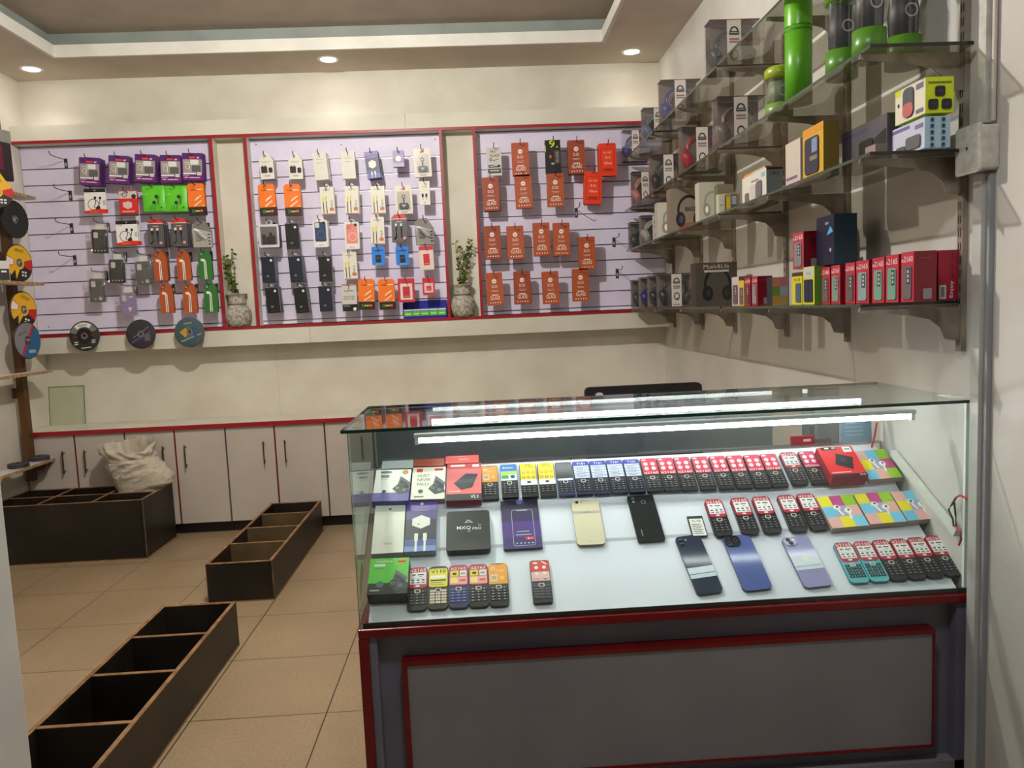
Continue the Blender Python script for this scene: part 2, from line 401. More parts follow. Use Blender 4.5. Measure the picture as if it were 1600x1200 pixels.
def k_green_ear():
    t = thing('earphone_pack', '', 'earphone package'); w, T, B = .066, .012, -.142
    s = MB().pillow(.132, .154, .018, GREEN, B, 8, 9, seed=2, rough=.004)
    y = -.0105
    for cx, cz in ((.02, -.055), (.004, -.09)):
        s.disc(cx, cz, .0105, y-.001, INK, 12); s.line([(cx+.006, cz-.006), (cx, cz-.05 if cz > -.06 else -.135)], .0035, y, INK)
    s.line([(.036, -.05), (.03, -.1)], .004, y, INK); s.line([(-.008, -.1), (-.012, -.132)], .0035, y, INK); s.disc(.046, -.12, .005, y, INK)
    for x in (-.03, -.02, .03): s.line([(x, -.132), (x+.002, -.11)], .0025, y, M(60, 150, 24, .4))
    s.text('LK', -.04, -.045, .03, .012, y, M(150, 226, 96, .4))
    s.build('pouch', t); return t
def k_cable_box():
    t = thing('cable_box', '', 'cable box'); w, T, B = .05, .012, -.178
    s = MB(); s.prism([(-w, B+.05), (w, B+.05), (w, T-.012), (w-.012, T), (-w+.012, T), (-w, T-.012)], -.014, .014, M(243, 120, 24, .35), M(232, 108, 40, .4)); y = -.0146
    s.text('Cable', -.012, -.03, .04, .012, y, BLACK); s.rect(.0, .04, -.026, -.021, y, WHITE)
    s.line([(.03, -.06), (-.01, -.09)], .006, y, WHITE); s.poly([(.0, -.075), (.014, -.066), (.006, -.082), (-.008, -.088)], y-.0003, WHITE); s.line([(.03, -.09), (-.015, -.122)], .006, y, WHITE); s.rect(.03, .046, -.125, -.12, y, M(250, 200, 150))
    s.build('carton', t)
    s = MB().box(-w, w, -.0142, .0142, B, B+.0498, M(32, 28, 26, .4)); s.ring(-.022, B+.025, .007, .009, -.0148, GREEN, 10); s.rect(-.012, .016, B+.021, B+.029, -.0148, M(230, 190, 60)); s.disc(.026, B+.026, .008, -.0148, M(230, 90, 30))
    s.build('black_base', t); return t
def k_case_bag(col, pos=0):
    def f():
        t = thing('phone_case_bag', '', 'phone case'); w, T, B = .052, .012, -.188
        MB().pillow(.114, .2, .03, BAG, B, 7, 9, seed=3+pos, rough=.012).build('clear_bag', t)
        c0 = M(*col, .35); s = MB().rbox(-.046, .046, -.006, .004, B+.006, B+.148, .01, c0); y = -.0066
        s.rbox(-.034, -.008, -.0085, y, B+.096, B+.132, .007, M(206, 208, 204, .3))
        if pos == 0:
            for x in (-.03, -.01, .01, .028): s.rect(x-.004, x+.004, B+.016, B+.024, y, LGREY)
        if pos == 1: s.disc(.018, B+.026, .012, y, M(190, 192, 190), 8); s.disc(-.012, B+.022, .005, y, M(190, 192, 190), 8)
        if pos == 2: s.poly([(-.004, B+.06), (.022, B+.055), (.008, B+.03)], y, WHITE); s.rect(.01, .03, B+.118, B+.126, y, WHITE)
        s.build('phone_case', t)
        MB().rbox(-.02, .03, -.003, -.002, -.046, -.008, .004, WHITE).build('hang_tag', t)
        return t
    return f
def k_grey_cable():
    t = thing('cable_pack', '', 'cable package'); w, T, B = .048, .012, -.158
    out = [(-w, B), (w, B), (w, T-.022), (w-.02, T), (-w+.02, T), (-w, T-.022)]
    s = MB().prism(out, -.008, .008, M(86, 82, 84, .4), M(60, 58, 60, .4)); y = -.0086
    s.poly([(-w, T-.026), (w, T-.026), (w, T-.022), (w-.02, T), (-w+.02, T), (-w, T-.022)], y, M(206, 52, 44, .4)); s.rect(-w, w, T-.03, T-.026, y-.0002, WHITE); s.rect(-.018, .018, -.036, -.03, y, M(214, 150, 130))
    s.build('card', t)
    s = MB()
    for x, e in ((-.02, -.03), (.012, .024)):
        s.tube([(x, -.011, -.048), (x, -.012, -.125), (x+e*.4, -.012, -.138), (e*1.1, -.012, -.132)], .0035, BLACK, 6); s.box(x-.006, x+.006, -.016, -.0088, -.06, -.045, WHITE); s.box(x-.005, x+.005, -.015, -.0088, -.08, -.06, BLACK)
    s.build('cable', t)
    MB().disc(.03, -.135, .0105, -.0172, LGREY, 16).ring(.03, -.135, .0075, .0105, -.0175, M(220, 120, 120), 16).build('badge', t)
    return t
def k_charger_blister():
    t = thing('charger_pack', '', 'charger package'); w, T, B = .058, .012, -.15
    s = MB().prism([(-w, B), (w, B), (w, -.05), (.02, T), (-.03, T), (-w, -.01)], -.004, .004, M(120, 116, 114, .4)); y = -.0046
    s.poly([(-w+.004, B+.004), (w-.004, B+.004), (w-.004, -.06), (-w+.004, -.03)], y, M(196, 192, 184, .4))
    for z in (-.07, -.09, -.11, -.128): s.rect(.034, .05, z-.006, z+.003, y-.0003, INK)
    s.disc(-.03, -.13, .012, y-.0003, M(206, 204, 110), 8)
    s.build('backing_card', t)
    s = MB().tube([(-.04, -.016, -.04), (-.02, -.016, -.05), (.01, -.016, -.085), (.03, -.014, -.1)], .009, WHITE, 8); s.rbox(-.036, .0, -.02, -.006, -.105, -.06, .008, M(150, 150, 150)); s.line([(-.03, -.07), (.0, -.1)], .008, -.0205, BLACK)
    s.build('charger', t)
    MB().rbox(-w+.002, w-.002, -.026, -.0258, B+.006, -.05, .01, PLASTIC).build('blister', t); return t
def k_pouch(col):
    def f():
        t = thing('cable_pouch', '', 'cable pouch'); w, T, B = .042, .014, -.17
        out = [(-w+.004, B), (w-.004, B), (w, B+.02), (w-.002, -.03), (w-.012, -.004), (.012, T), (-.016, T), (-w+.006, -.004), (-w, -.04), (-w, B+.02)]
        s = MB().prism(out, -.009, .009, M(*col, .3), M(*[int(x*.75) for x in col], .3)); y = -.0096
        s.ring(-.018, -.012, .006, .0095, y, INK, 12); s.disc(-.018, -.012, .006, y, LGREY, 10)
        s.line([(-.024, -.04), (-.008, -.048), (-.004, -.06), (-.006, -.165)], .006, y, WHITE); s.line([(-.008, -.04), (.004, -.055), (.004, -.165)], .005, y-.0002, WHITE); s.disc(-.014, -.048, .011, y-.0004, WHITE, 10, .008)
        s.line([(-.001, -.07), (-.001, -.165)], .003, y, INK)
        s.build('pouch', t); return t
    return f
def k_adapter(col=(222, 220, 210)):
    t = thing('adapter_box', '', 'charger box'); w, T, B = .042, .012, -.135
    out = [(-w, B), (w, B), (w, -.022), (w-.018, T-.006), (.006, T), (-.006, T), (-w+.018, T-.006), (-w, -.022)]
    s = MB().prism(out, -.016, .016, M(*col, .4), M(150, 148, 142, .5)); y = -.0166
    s.rbox(-.034, .002, -.018, y, -.098, -.058, .004, INK); s.rbox(.01, .034, -.018, y, -.098, -.066, .008, INK); s.tube([(-.025, -.0168, -.058), (-.025, -.0168, -.05)], .002, INK, 5); s.tube([(-.008, -.0168, -.058), (-.008, -.0168, -.05)], .002, INK, 5)
    s.text('Adapter', 0, -.036, .05, .008, y, GREY); s.rect(-.016, .016, -.118, -.113, y, GREY)
    s.build('carton', t)
    s = MB(); s.ring(0, .012, .006, .012, -.002, WHITE, 12); s.build('hang_tab', t); return t
def k_tall():
    t = thing('cable_box', '', 'cable box'); w, T, B = .041, .012, -.152
    s = MB().box(-w, w, -.02, .02, B, T, M(216, 214, 202, .45)); y = -.0206
    s.disc(0, -.012, .004, y, GREY, 8); s.rect(-.02, .024, -.03, -.028, y, GREY); s.rect(-.02, .015, -.052, -.05, y, GREY); s.rect(-.01, .012, -.08, -.079, y, LGREY)
    s.build('carton', t); return t
def k_purple_adapter():
    t = thing('adapter_box', '', 'charger box'); w, T, B = .041, .012, -.15
    s = MB().box(-w, w, -.018, .018, B, T, M(40, 32, 66, .4)); y = -.0186
    s.rect(-w, w, -.012, T, y, M(112, 84, 172, .4)); s.rect(-w, w, -.03, -.012, y, M(72, 52, 122, .4)); s.rect(-w, w, B, B+.03, y, M(80, 96, 168, .4)); s.rect(-w, w, B+.03, B+.05, y, M(52, 56, 110, .4))
    s.poly([(0, -.04), (.022, -.052), (.022, -.08), (0, -.092), (-.022, -.08), (-.022, -.052)], y-.0003, WHITE); s.rect(-.025, .025, -.024, -.02, y-.0003, LILAC); s.disc(0, -.002, .005, y-.0003, WHITE, 8)
    for x in (-.01, .01): s.rect(x-.004, x+.004, -.13, -.108, y-.0003, WHITE); s.line([(x, -.13), (x, B)], .003, y-.0003, WHITE)
    s.build('carton', t); return t
def k_lilac():
    t = thing('adapter_box', '', 'charger box'); w, T, B = .034, .012, -.085
    s = MB().box(-w, w, -.02, .02, B, T, M(126, 116, 168, .4)); y = -.0206
    s.rect(-w, w, B, B+.022, y, M(186, 184, 206)); s.rect(-w, w, B+.022, B+.035, y, M(156, 150, 190)); s.poly([(0, -.018), (.016, -.026), (.016, -.046), (0, -.054), (-.016, -.046), (-.016, -.026)], y-.0003, WHITE)
    s.build('carton', t); return t
def k_car_charger():
    t = thing('car_charger_box', '', 'charger box'); w, T, B = .053, .012, -.16
    s = MB().box(-w, w, -.012, .014, B, T, M(220, 212, 198, .4)); y = -.0126
    s.rbox(-.04, .04, -.0128, y, -.14, -.024, .008, M(176, 168, 154, .3)); s.rect(-.012, .012, -.014, -.006, y, M(206, 44, 40)); s.rect(-.02, .02, -.152, -.147, y, GREY)
    s.build('carton', t)
    s = MB().rbox(-.03, .03, -.02, -.013, -.132, -.095, .012, BLACK); s.ring(0, -.055, .008, .012, -.016, BLACK, 12); s.box(-.004, .004, -.018, -.013, -.1, -.062, BLACK); s.poly([(-.014, -.105), (.014, -.105), (0, -.122)], -.0205, LGREY)
    s.build('charger', t); return t
def k_plain_cable():
    t = thing('cable_box', '', 'cable box'); w, T, B = .042, .012, -.155
    s = MB().box(-w, w, -.009, .009, B, T, M(226, 222, 206, .4)); y = -.0096
    s.rect(-w+.002, w-.002, B, B+.006, y, M(198, 150, 120)); s.rect(-.03, -.022, -.078, -.05, y, M(206, 206, 40)); s.rect(-.012, -.004, -.072, -.044, y, M(206, 206, 40))
    s.line([(-.026, -.08), (-.026, -.148)], .005, y-.0003, INK); s.line([(-.008, -.075), (-.006, -.148)], .005, y-.0003, INK); s.text('CABLE', .03, -.1, .06, .012, y, GREY, PI/2); s.rect(.01, .036, -.135, -.115, y, M(200, 120, 96)); s.rect(-.02, .02, -.01, -.004, y, LGREY)
    s.build('carton', t)
    MB().line([(-.024, -.005), (-.004, .028), (.004, .028), (.024, -.005)], .004, -.003, WHITE).build('hang_loop', t); return t
def k_small_cable():
    t = thing('cable_pack', '', 'cable package'); w, T, B = .033, .012, -.132
    s = MB().box(-w, w, -.005, .005, B, T, M(224, 220, 206, .4)); y = -.0056
    s.text('Cable', 0, -.026, .034, .008, y, GREY)
    for x in (-.012, .01): s.rect(x-.006, x+.006, -.085, -.064, y, INK); s.line([(x, -.085), (x, -.1)], .003, y, INK)
    s.disc(0, -.118, .004, y, GREY, 8); s.build('card', t); return t
def k_dark_case(col, wide=.042, spot=True):
    def f():
        t = thing('phone_case_box', '', 'phone case'); w, T, B = wide, .002, -.156
        s = MB().box(-w, w, -.009, .009, B, T, M(*col, .3)); y = -.0096
        s.line([(-w, T-.002), (w, T-.002)], .004, y, M(110, 116, 126, .3)); s.line([(w-.001, T), (w-.001, B)], .003, y, M(110, 116, 126, .3))
        if spot: s.disc(w*.45, -.024, .008, y-.0002, M(212, 214, 214), 12)
        s.rect(-.016, .0, -.124, -.114, y, GREY); s.rect(-.02, .012, B+.008, B+.013, y, DGREY)
        s.build('carton', t)
        MB().prism([(-.022, .0022), (.022, .0022), (.01, .016), (-.01, .016)], -.002, .002, BAG).ring(0, .012, .003, .007, -.003, LGREY, 8).build('hang_tab', t)
        return t
    return f
def k_ring_case(col):
    def f():
        t = thing('phone_case_box', '', 'phone case'); w, T, B = .045, .0, -.165
        s = MB().rbox(-w, w, -.011, .011, B, T, .008, M(224, 224, 218, .35)); s.rect(-.03, .032, B+.006, B+.03, -.0116, WHITE); s.text('MAG', .0, B+.01, .03, .006, -.012, GREY); s.build('carton', t)
        s = MB().rbox(-.034, .034, -.0128, -.0113, -.13, -.012, .008, M(*col, .35)); y = -.0134
        s.ring(.004, -.09, .022, .0255, y, M(*[min(255, int(x*1.25+22)) for x in col]), 20); s.rbox(-.03, -.004, -.0148, y, -.046, -.016, .006, M(200, 204, 206) if col[2] > col[0] else M(*[int(x*.85) for x in col])); s.build('phone_case', t)
        MB().disc(.024, -.018, .009, -.0152, INK, 12).build('round_sticker', t)
        MB().line([(-.02, -.002), (-.012, .016), (.012, .016), (.02, -.002)], .005, -.004, WHITE).build('hang_loop', t); return t
    return f
def k_window_box():
    t = thing('accessory_box', '', 'accessory box'); w, T, B = .062, -.012, -.152
    s = MB().rbox(-w, w, -.03, .03, B, T, .008, M(206, 206, 206, .35), M(70, 60, 96, .4)); y = -.0306
    s.rect(-.05, .05, B+.016, T-.014, y, M(104, 100, 98, .3)); s.build('carton', t)
    s = MB()
    for x, h in ((-.03, .06), (-.008, .045), (.012, .07), (.03, .05)): s.rbox(x-.009, x+.009, -.036, -.0308, B+.02, B+.02+h, .004, INK)
    s.build('charger_heads', t)
    MB().rbox(-.02, .02, -.003, .003, T, .014, .004, LGREY).ring(0, .003, .005, .009, -.0035, INK, 10).build('hang_tab', t); return t
def k_blue_card():
    t = thing('adapter_card', '', 'adapter package'); w, T, B = .04, .012, -.103
    s = MB().rbox(-w, w, -.003, .003, B, T, .009, M(28, 126, 222, .4)); y = -.0036
    s.rect(-.03, .03, -.016, -.011, y, NAVY); s.rect(-.034, .0, -.03, -.028, y, NAVY); s.rect(-.02, .02, -.098, -.094, y, M(120, 190, 240)); s.build('card', t)
    MB().rbox(-.016, .016, -.013, -.0038, -.082, -.04, .004, BLACK).rect(-.012, .012, -.06, -.058, -.0134, GREY).build('usb_adapter', t); return t
def k_red_frame(c0, c1, c2, w=.045, h=.148):
    def f():
        t = thing('flash_drive_card', '', 'accessory card'); T, B = .012, .012-h
        s = MB().rbox(-w, w, -.004, .004, B, T, .006, M(*c0, .4)); y = -.0046
        s.rect(-w+.001, w-.001, T-.026, T-.002, y, M(200, 34, 46, .4)); s.rect(-w*.72, w*.72, B+.016, T-.032, y, M(*c1, .4)); s.build('card', t)
        MB().rbox(-w*.42, w*.42, -.009, -.0048, B+.03, T-.05, .003, M(*c2, .4)).text('32GB', 0, B+.034, w*.6, .007, -.0096, M(240, 170, 170)).build('insert', t); return t
    return f
def k_wb():
    t = thing('earbud_box', '', 'earbud box'); w, T, B = .046, .012, -.155
    s = MB().box(-w, w, -.012, .012, B, T, M(206, 204, 196, .4)); y = -.0126
    s.rect(-w, w, T-.01, T, y, M(190, 120, 100)); s.text('BUDS PRO', 0, -.035, .06, .01, y, INK)
    for k in range(14): s.rect(-.035+.01*(k % 7), -.03+.01*(k % 7), -.07-.014*(k//7), -.06-.014*(k//7), y, GREY)
    s.build('carton', t)
    s = MB().box(-w, w, -.0122, .0122, B-.0002, B+.042, BLACK); s.disc(.03, B+.012, .011, -.0128, WHITE, 12); s.rect(-.04, .0, B+.03, B+.034, -.0128, LGREY); s.build('black_band', t); return t
def k_glass(col):
    def f():
        t = thing('glass_pouch', '', 'screen glass pouch'); w, T, B = .053, .012, -.192
        s = MB().rbox(-w, w, -.008, .008, B, T, .006, M(*col, .45), M(*[int(x*.7) for x in col], .5)); y = -.0086; wh = M(236, 222, 210, .5)
        s.rect(-w, w, -.012, -.0105, y, M(*[int(x*.75) for x in col])); s.disc(0, -.042, .0145, y, wh, 16); s.rect(-.007, .008, -.045, -.041, y-.0003, M(*col))
        s.text('D.I.D', 0, -.083, .036, .017, y, wh); s.rect(-.024, .024, -.1, -.0985, y, wh); s.rect(-.018, .018, -.1065, -.105, y, wh); s.rect(-.02, .02, -.131, -.125, y, wh)
        s.text('GLASS', 0, -.158, .062, .024, y, wh)
        for k in range(5): s.disc(-.032+.016*k, -.176, .0045, y, wh, 5)
        s.build('pouch', t); return t
    return f
def k_glass_white():
    t = thing('glass_pack', '', 'screen glass pack'); w, T, B = .045, .006, -.165
    s = MB().box(-w, w, -.009, .009, B, T, M(196, 194, 184, .4)); y = -.0096
    s.text('PRO', -.004, -.026, .034, .014, y, INK); s.text('GLASS', .004, -.05, .06, .014, y, INK); s.ring(-.02, -.066, .005, .009, y, INK, 10); s.line([(-.01, -.075), (.03, -.064)], .003, y, INK)
    s.rect(-.036, .036, -.115, -.1, y, INK); s.rect(-.04, .04, -.15, -.122, y, M(60, 60, 58)); s.rect(-.03, .03, -.138, -.13, y-.0003, LGREY); s.line([(-.03, -.108), (.02, -.104)], .004, y-.0003, WHITE); s.build('carton', t)
    MB().line([(-.03, .004), (0, .03), (.03, .004)], .004, -.003, WHITE).build('hang_loop', t); return t
def k_glass_black():
    t = thing('glass_pack', '', 'screen glass pack'); w, T, B = .048, .012, -.19
    s = MB().box(-w, w, -.01, .01, B, T, M(26, 24, 22, .35)); y = -.0106; yl = M(220, 216, 30, .4)
    s.text('9', -.004, -.034, .036, .044, y, yl); s.rect(.022, .032, -.034, -.026, y, yl); s.rect(.008, .042, -.13, -.052, y, M(70, 66, 60)); s.text('GLASS', .032, -.092, .066, .014, y-.0003, M(170, 160, 140), PI/2)
    s.disc(-.016, -.088, .008, y, M(200, 80, 60), 8, .012); s.rect(-.012, .006, -.136, -.126, y, LGREY); s.line([(-.046, -.02), (-.046, -.06)], .005, y, yl); s.text('HD', .0, -.176, .05, .01, y, DGREY); s.build('carton', t); return t
def k_glass_red():
    t = thing('glass_pouch', '', 'screen glass pouch'); w, T, B = .056, .012, -.186
    s = MB().rbox(-w, w, -.012, .012, B, T, .012, VRED, M(184, 48, 20, .4)); y = -.0126; wh = M(250, 200, 180, .5)
    s.line([(-.042, -.16), (.036, -.16), (.042, -.15), (.042, -.03), (.034, -.02), (-.042, -.02), (-.042, -.16)], .003, y, M(150, 30, 14)); s.text('5D 10D', 0, -.05, .05, .01, y, wh); s.text('D.I.D', .002, -.082, .034, .014, y, wh); s.text('Glass', .002, -.116, .05, .016, y, wh); s.rect(-.03, .03, -.152, -.144, y, M(110, 24, 14))
    s.build('pouch', t); return t

PROTO = {}
MAKERS = {'purple': k_charger_pack, 'earw': k_ear_white, 'redcard': k_red_card, 'greenear': k_green_ear, 'cbox': k_cable_box, 'casek': k_case_bag((22, 22, 24)), 'caseg': k_case_bag((84, 84, 88), 1), 'casep': k_case_bag((150, 128, 178), 2),
          'gcable': k_grey_cable, 'blister': k_charger_blister, 'pouo': k_pouch((176, 82, 36)), 'poug': k_pouch((46, 112, 46)), 'adapt': k_adapter, 'tall': k_tall, 'padapt': k_purple_adapter, 'lilac': k_lilac, 'car': k_car_charger,
          'pcable': k_plain_cable, 'scable': k_small_cable, 'dnavy': k_dark_case((22, 30, 48)), 'dblack': k_dark_case((20, 20, 22)), 'rnavy': k_ring_case((38, 56, 98)), 'rpink': k_ring_case((228, 138, 128)), 'winbox': k_window_box,
          'bcard': k_blue_card, 'wred': k_red_frame((220, 204, 192), (226, 212, 202), (206, 30, 50)), 'redw': k_red_frame((196, 46, 56), (230, 214, 204), (196, 36, 52), .052), 'smallred': k_red_frame((206, 40, 64), (226, 206, 200), (206, 60, 80), .038, .108), 'wb': k_wb,
          'og': k_glass((172, 80, 40)), 'og2': k_glass((152, 64, 34)), 'wg': k_glass_white, 'bg': k_glass_black, 'rg': k_glass_red}
def proto(k):
    if k not in PROTO: PROTO[k] = MAKERS[k]()
    return PROTO[k]
TH = {'purple': .0145, 'greenear': .019, 'casek': .031, 'caseg': .031, 'casep': .031, 'gcable': .027, 'og': .0175, 'og2': .0175, 'rg': .026, 'pouo': .02, 'poug': .02, 'dnavy': .0205, 'dblack': .0205, 'cbox': .031, 'earw': .022, 'adapt': .034, 'tall': .042, 'pcable': .02, 'rnavy': .025, 'rpink': .025, 'padapt': .038, 'bg': .022, 'redcard': .012, 'blister': .03, 'wred': .012, 'redw': .012, 'car': .034, 'wb': .026}
HG = {'left': 'hooks of the left slat panel', 'middle': 'hooks of the middle slat panel', 'right': 'hooks of the right slat panel'}
def hang(panel, row, idx, k, x0, y0, x1, y1, n, roll, look):
    yf = 4.835
    P = onY((x0+x1)/2, y0, yf); p = proto(k); hz = P.z-.012
    th = TH.get(k, .02)
    place = f'{ORD[idx]} package from left, {row} row, {panel} panel'
    for i in range(n):
        yy = yf+.006+i*th
        lab = f'{look}, {place}' if i == 0 else f'{look} behind another, {place}'
        g = None if n < 3 or i == 0 else f'{look}s behind the {ORD[idx]} package of the {row} row, {panel} panel'
        put(p, lab, (P.x+i*.0015, yy, hz-.001*i), (0, rad(roll+random.uniform(-1, 1)), 0), g)
    put(HOOK, f'wire hook holding the {place}', (P.x, SY, hz+.002), (0, 0, 0), HG[panel])
T5 = ('top', 'second', 'third', 'fourth', 'bottom')
LEFT = [
 [('purple', 123, 246, 156, 289, 4, 5, 'purple charger pack'), ('purple', 170, 243, 201, 287, 3, 5, 'purple charger pack'), ('purple', 211, 241, 242, 285, 4, 4, 'purple charger pack'), ('purple', 250, 242, 281, 285, 2, 3, 'purple charger pack'), ('purple', 284, 239, 316, 282, 3, 2, 'purple charger pack')],
 [('earw', 130, 294, 164, 330, 1, 1, 'white earphone pack with red flap'), ('redcard', 185, 298, 213, 332, 1, 0, 'red and white earphone card'), ('greenear', 221, 290, 255, 329, 2, 0, 'lime green earphone pouch'), ('greenear', 256, 290, 290, 329, 2, 0, 'lime green earphone pouch'), ('cbox', 293, 287, 318, 334, 1, -1, 'orange and black cable box')],
 [('casek', 139, 345, 168, 397, 1, 2, 'bagged black phone case'), ('earw', 178, 344, 215, 385, 2, 1, 'white earphone pack with red flap'), ('gcable', 227, 342, 257, 383, 3, 1, 'grey cable card with red top'), ('gcable', 264, 341, 293, 383, 3, 0, 'grey cable card with red top'), ('blister', 298, 345, 330, 385, 1, 0, 'grey and white charger blister')],
 [('casek', 170, 392, 192, 443, 1, 3, 'bagged black phone case'), ('caseg', 207, 395, 235, 446, 1, 0, 'bagged grey phone case'), ('pouo', 235, 392, 262, 439, 2, 0, 'rusty orange cable pouch'), ('pouo', 275, 392, 296, 438, 1, 0, 'rusty orange cable pouch'), ('poug', 307, 391, 331, 438, 1, 0, 'dark green cable pouch')],
 [('caseg', 135, 422, 165, 476, 1, 2, 'bagged grey phone case'), ('casep', 180, 444, 215, 498, 1, 0, 'bagged lilac phone case'), ('pouo', 248, 443, 269, 489, 1, 0, 'rusty orange cable pouch'), ('pouo', 285, 443, 306, 489, 1, 0, 'rusty orange cable pouch'), ('poug', 317, 442, 339, 488, 1, 0, 'dark green cable pouch')]]
MID = [
 [('adapt', 403, 242, 428, 281, 2, -1, 'white charger box'), ('adapt', 450, 242, 472, 279, 1, 0, 'white charger box'), ('tall', 488, 239, 510, 282, 2, -4, 'plain white cable box'), ('tall', 533, 237, 554, 280, 1, 0, 'plain white cable box'), ('padapt', 568, 237, 591, 279, 2, -6, 'purple and black charger box'), ('lilac', 613, 236, 631, 259, 1, 0, 'small lilac charger box'), ('car', 644, 232, 673, 277, 1, -2, 'white car charger box')],
 [('cbox', 402, 288, 429, 337, 1, -1, 'orange and black cable box'), ('cbox', 442, 288, 470, 337, 1, 0, 'orange and black cable box'), ('pcable', 499, 292, 521, 335, 2, 0, 'white cable box'), ('pcable', 538, 291, 560, 335, 2, 1, 'white cable box'), ('pcable', 578, 291, 601, 335, 1, -1, 'white cable box'), ('car', 618, 290, 641, 331, 1, 0, 'white car charger box'), ('scable', 654, 283, 671, 320, 1, 0, 'slim white cable card')],
 [('winbox', 403, 345, 437, 384, 1, 0, 'grey windowed accessory box'), ('dblack', 445, 346, 466, 389, 1, -1, 'black phone case box'), ('rnavy', 486, 341, 513, 386, 2, 0, 'white box with navy phone case'), ('rpink', 538, 344, 560, 386, 1, 0, 'white box with pink phone case'), ('pcable', 577, 339, 601, 384, 1, 1, 'white cable box'), ('gcable', 612, 335, 634, 378, 1, 0, 'grey cable card with red top'), ('blister', 649, 341, 675, 379, 1, 0, 'grey and white charger blister')],
 [('dnavy', 405, 398, 431, 440, 3, -1, 'navy phone case box'), ('dnavy', 448, 397, 473, 437, 3, -3, 'navy phone case box'), ('dblack', 495, 397, 520, 440, 1, 0, 'black phone case box'), ('pcable', 534, 394, 557, 436, 1, 0, 'white cable box'), ('bcard', 580, 385, 600, 414, 1, 0, 'blue adapter card'), ('bcard', 618, 385, 637, 412, 1, 0, 'blue adapter card'), ('wred', 653, 384, 677, 421, 1, 0, 'white card with red insert')],
 [('dblack', 409, 446, 439, 490, 3, -2, 'black phone case box'), ('dblack', 452, 446, 484, 489, 3, -4, 'black phone case box'), ('dnavy', 495, 444, 520, 487, 2, 0, 'navy phone case box'), ('wb', 533, 444, 557, 487, 1, 0, 'white earbud box with black base'), ('cbox', 559, 436, 585, 480, 1, 1, 'orange and black cable box'), ('cbox', 590, 436, 616, 481, 1, -1, 'orange and black cable box'), ('redw', 620, 435, 648, 472, 1, 0, 'red card with white centre'), ('smallred', 659, 434, 679, 460, 1, 0, 'small red and white card')]]
RIGHT = [
 [('wg', 759, 229, 783, 272, 1, 0, 'white screen glass pack'), ('og', 799, 223, 825, 272, 1, 0, 'orange screen glass pouch'), ('bg', 850, 219, 876, 271, 2, -1, 'black screen glass pack'), ('og2', 885, 219, 914, 274, 3, 0, 'orange screen glass pouch'), ('rg', 934, 224, 962, 274, 2, 0, 'bright red screen glass pouch')],
 [('og2', 752, 277, 779, 332, 3, -1, 'orange screen glass pouch'), ('og', 803, 273, 830, 327, 2, -1, 'orange screen glass pouch'), ('og', 854, 271, 880, 324, 1, 0, 'orange screen glass pouch'), ('rg', 912, 268, 941, 326, 3, 2, 'bright red screen glass pouch')],
 [('og2', 754, 353, 782, 405, 2, -1, 'orange screen glass pouch'), ('og', 791, 353, 817, 406, 2, 0, 'orange screen glass pouch'), ('og', 831, 348, 859, 399, 2, -1, 'orange screen glass pouch'), ('og', 863, 348, 890, 399, 2, 0, 'orange screen glass pouch'), ('og', 902, 370, 930, 421, 1, 0, 'orange screen glass pouch')],
 [('og', 758, 426, 784, 476, 1, -1, 'orange screen glass pouch'), ('og2', 803, 424, 827, 476, 2, 0, 'orange screen glass pouch'), ('og', 846, 424, 872, 473, 1, 0, 'orange screen glass pouch'), ('og', 893, 420, 920, 472, 1, 1, 'orange screen glass pouch')]]
for panel, rows in (('left', LEFT), ('middle', MID), ('right', RIGHT)):
    for r, row in enumerate(rows):
        rn = T5[r] if not (panel == 'right' and r == 3) else 'bottom'
        for i, e in enumerate(row): hang(panel, rn, i, *e)
for i, (px, py) in enumerate(((103, 251), (110, 301), (112, 352), (117, 402))):
    P = onY(px, py, SY)
    put(HOOK, f'empty wire hook, {("topmost", "second from top", "third from top", "lowest")[i]} of four at the bare left end, left panel', (P.x, SY, P.z), (0, 0, 0), HG['left'])
for i, (px, py, w) in enumerate(((900, 328, 'below the second red pouch'), (959, 374, 'right of the third row of orange pouches'), (964, 423, 'right of the bottom row of orange pouches'))):
    P = onY(px, py, SY)
    put(HOOK, f'empty wire hook {w}, right panel', (P.x, SY, P.z), (0, 0, 0), HG['right'])
# blue display carton with five packs at the foot of the middle panel
a = onY(631, 502, 4.90); b = onY(699, 499, 4.90)
t = thing('display_carton', 'dark blue display carton at the lower right corner of the middle slat panel', 'carton', None, (a.x, 4.90, ZB+.0085))
wd = min(b.x, -.19)-a.x; bl = M(26, 34, 150, .4)
s = MB(); s.box(0, wd, .048, .05, 0, .115, bl); s.box(0, .002, -.002, .048, 0, .1, bl); s.box(wd-.002, wd, -.002, .048, 0, .1, bl); s.box(.002, wd-.002, -.002, .048, 0, .002, bl); s.box(.002, wd-.002, -.002, .0, .002, .018, bl)
s.build('tray', t)
pk = None
for i in range(5):
    w5 = (wd-.008)/5
    if pk is None:
        pk = thing('battery_pack', '', 'small pack')
        s = MB().box(0, w5-.002, .001, .04, 0, .062, M(40, 90, 190, .4)); s.rect(0, w5-.002, .016, .046, .0004, M(96, 190, 60, .4)); s.rect(.006, w5-.01, .026, .034, .0, M(180, 226, 150)); s.rect(0, w5-.002, .05, .058, .0004, M(220, 226, 236)); s.build('pack', pk)
    put(pk, f'small blue and green pack in the blue display carton, {ORD[i]} from the left', (a.x+.004+i*w5, 4.902, ZB+.011), (0, 0, 0), 'packs in the blue display carton')

